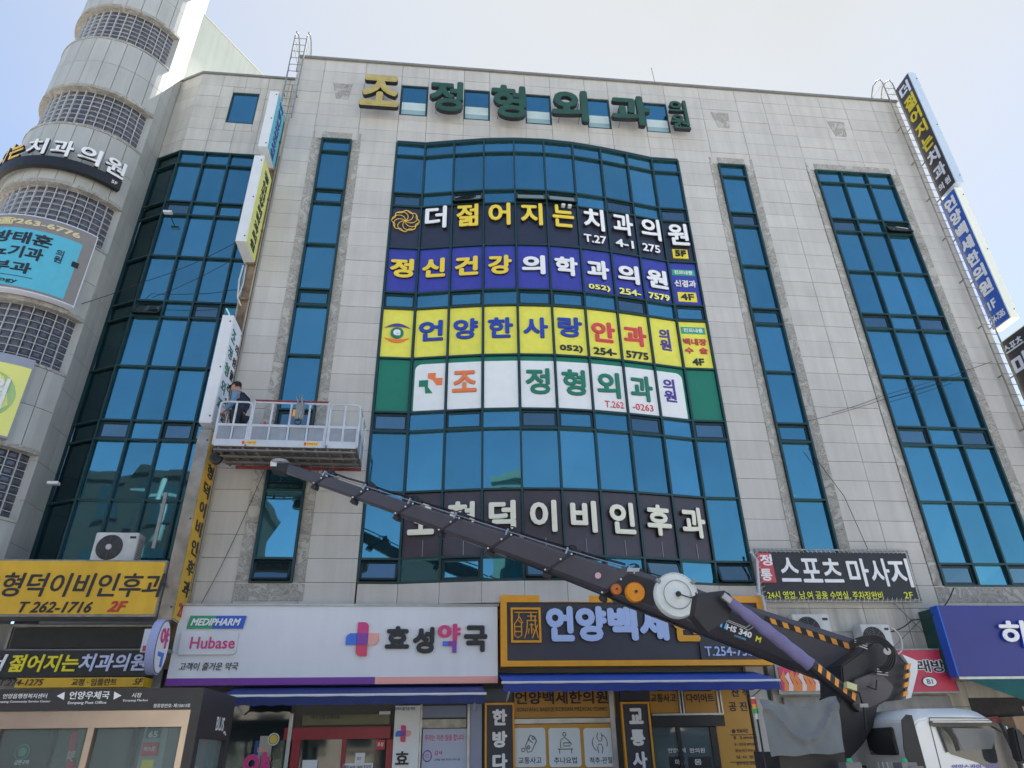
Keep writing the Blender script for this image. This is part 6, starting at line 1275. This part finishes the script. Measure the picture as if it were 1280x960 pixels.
b = MB(); b.tube([at(950, 755, 13.6), at(946, 700, 13.75), at(938, 690, 13.85)], .03, 6); b.tube([at(945, 742, 13.5), at(953, 745, 13.5), at(957, 765, 13.5)], .028, 6); b.build('drain_pipe', mat('pale_conduit', (.55, .57, .6, 1), .5), label='pale bent conduit beside the left end of the black banner', cat='pipe')
for px, py, Y, lb in ((210, 265.5, 14.55, 'small white camera on the glass corner wall below the top floor'), (67, 604, 14.4, 'small white camera on the edge of the tower wall'), (704, 257, 13.5, 'left small white lamp above the golden letters of the navy sign'), (712, 258, 13.5, 'right small white lamp above the golden letters of the navy sign')):
    c = at(px, py, Y); t = thing('wall_camera' if px < 300 else 'sign_lamp', c, lb, 'camera' if px < 300 else 'lamp'); w_ = .11 if px < 300 else .05
    b = MB(); b.obox(c, V((w_, 0, 0)), V((0, .06, 0)), V((0, 0, .03))); b.build('housing', white_m, t, bevel=.008); b = MB(); b.cyl(c, c+V((0, .35, .02)), .012, n=6); b.build('arm', black_m, t)
# ============================================================ across the street (seen in the glass)
def far_building(label, x0, x1, y0, y1, h, m, wm, nx, nz, lbl2=None):
    t = thing('opposite_building', ((x0+x1)/2, y0, 0), label, 'building'); piece('wall', m, t, x0, x1, y1, y0, 0, h)
    piece('parapet', m, t, x0-.1, x1+.1, y1-.1, y0+.1, h, h+.5)
    for i in range(nx):
        for k in range(nz):
            x = x0+(x1-x0)*(i+.5)/nx; z = 1.2+(h-1.5)*(k+.4)/nz; ww = (x1-x0)/nx*.3; hh2 = (h/nz)*.25
            piece('window', wm, t, x-ww, x+ww, y0-.05, y0+.04, z, z+2*hh2); piece('sill', m, t, x-ww-.05, x+ww+.05, y0, y0+.09, z-.09, z-.01)
brick = mat('brown_brick', (.032, .018, .016, 1), .85, noise=.2, nscale=3)
far_building('brown brick block across the street, reflected in the corner glass', -27, -11.5, -8, -20, 15.5, brick, shopglass, 6, 4)
far_building('pale green tiled block across the street, reflected in the bowed bay', -2.2, 1.0, -8, -18, 15.0, mat('pale_green_tile', (.12, .17, .15, 1), .6, noise=.1), glass_dim, 1, 4)
far_building('low brown shop across the street, right of the green tiled block', 1.3, 5.5, -8, -18, 13.5, brick, shopglass, 2, 3)
far_building('low pale shop row across the street opposite the truck', 6.0, 26, -9, -20, 6.5, mat('pale_render', (.55, .53, .48, 1), .8, noise=.1), shopglass, 7, 2)
far_building('low cream shop row across the street opposite the bus shelter', -11, -2.6, -9, -20, 6.0, mat('pale_render2', (.6, .57, .5, 1), .8, noise=.1), shopglass, 4, 2)
for x, y, lb in ((17.8, -5.6, 'concrete utility pole across the street, reflected in the three pane window'), (-14.6, -5.6, 'concrete utility pole across the street, reflected in the corner glass')):
    t = thing('utility_pole', (x, y, 0), lb, 'pole'); b = MB(); b.cyl((x, y, 0), (x, y, 14.5), .19, .12, 14); b.build('shaft', mat('pole_concrete', (.33, .32, .30, 1), .8, noise=.1), t)
    b = MB(); b.box(x-.9, x+.9, y-.05, y+.05, 13.6, 13.72); b.build('crossarm', galv, t); b = MB(); b.cyl((x+.45, y, 11.2), (x+.45, y, 12.1), .25, n=14); b.build('transformer', galv, t)
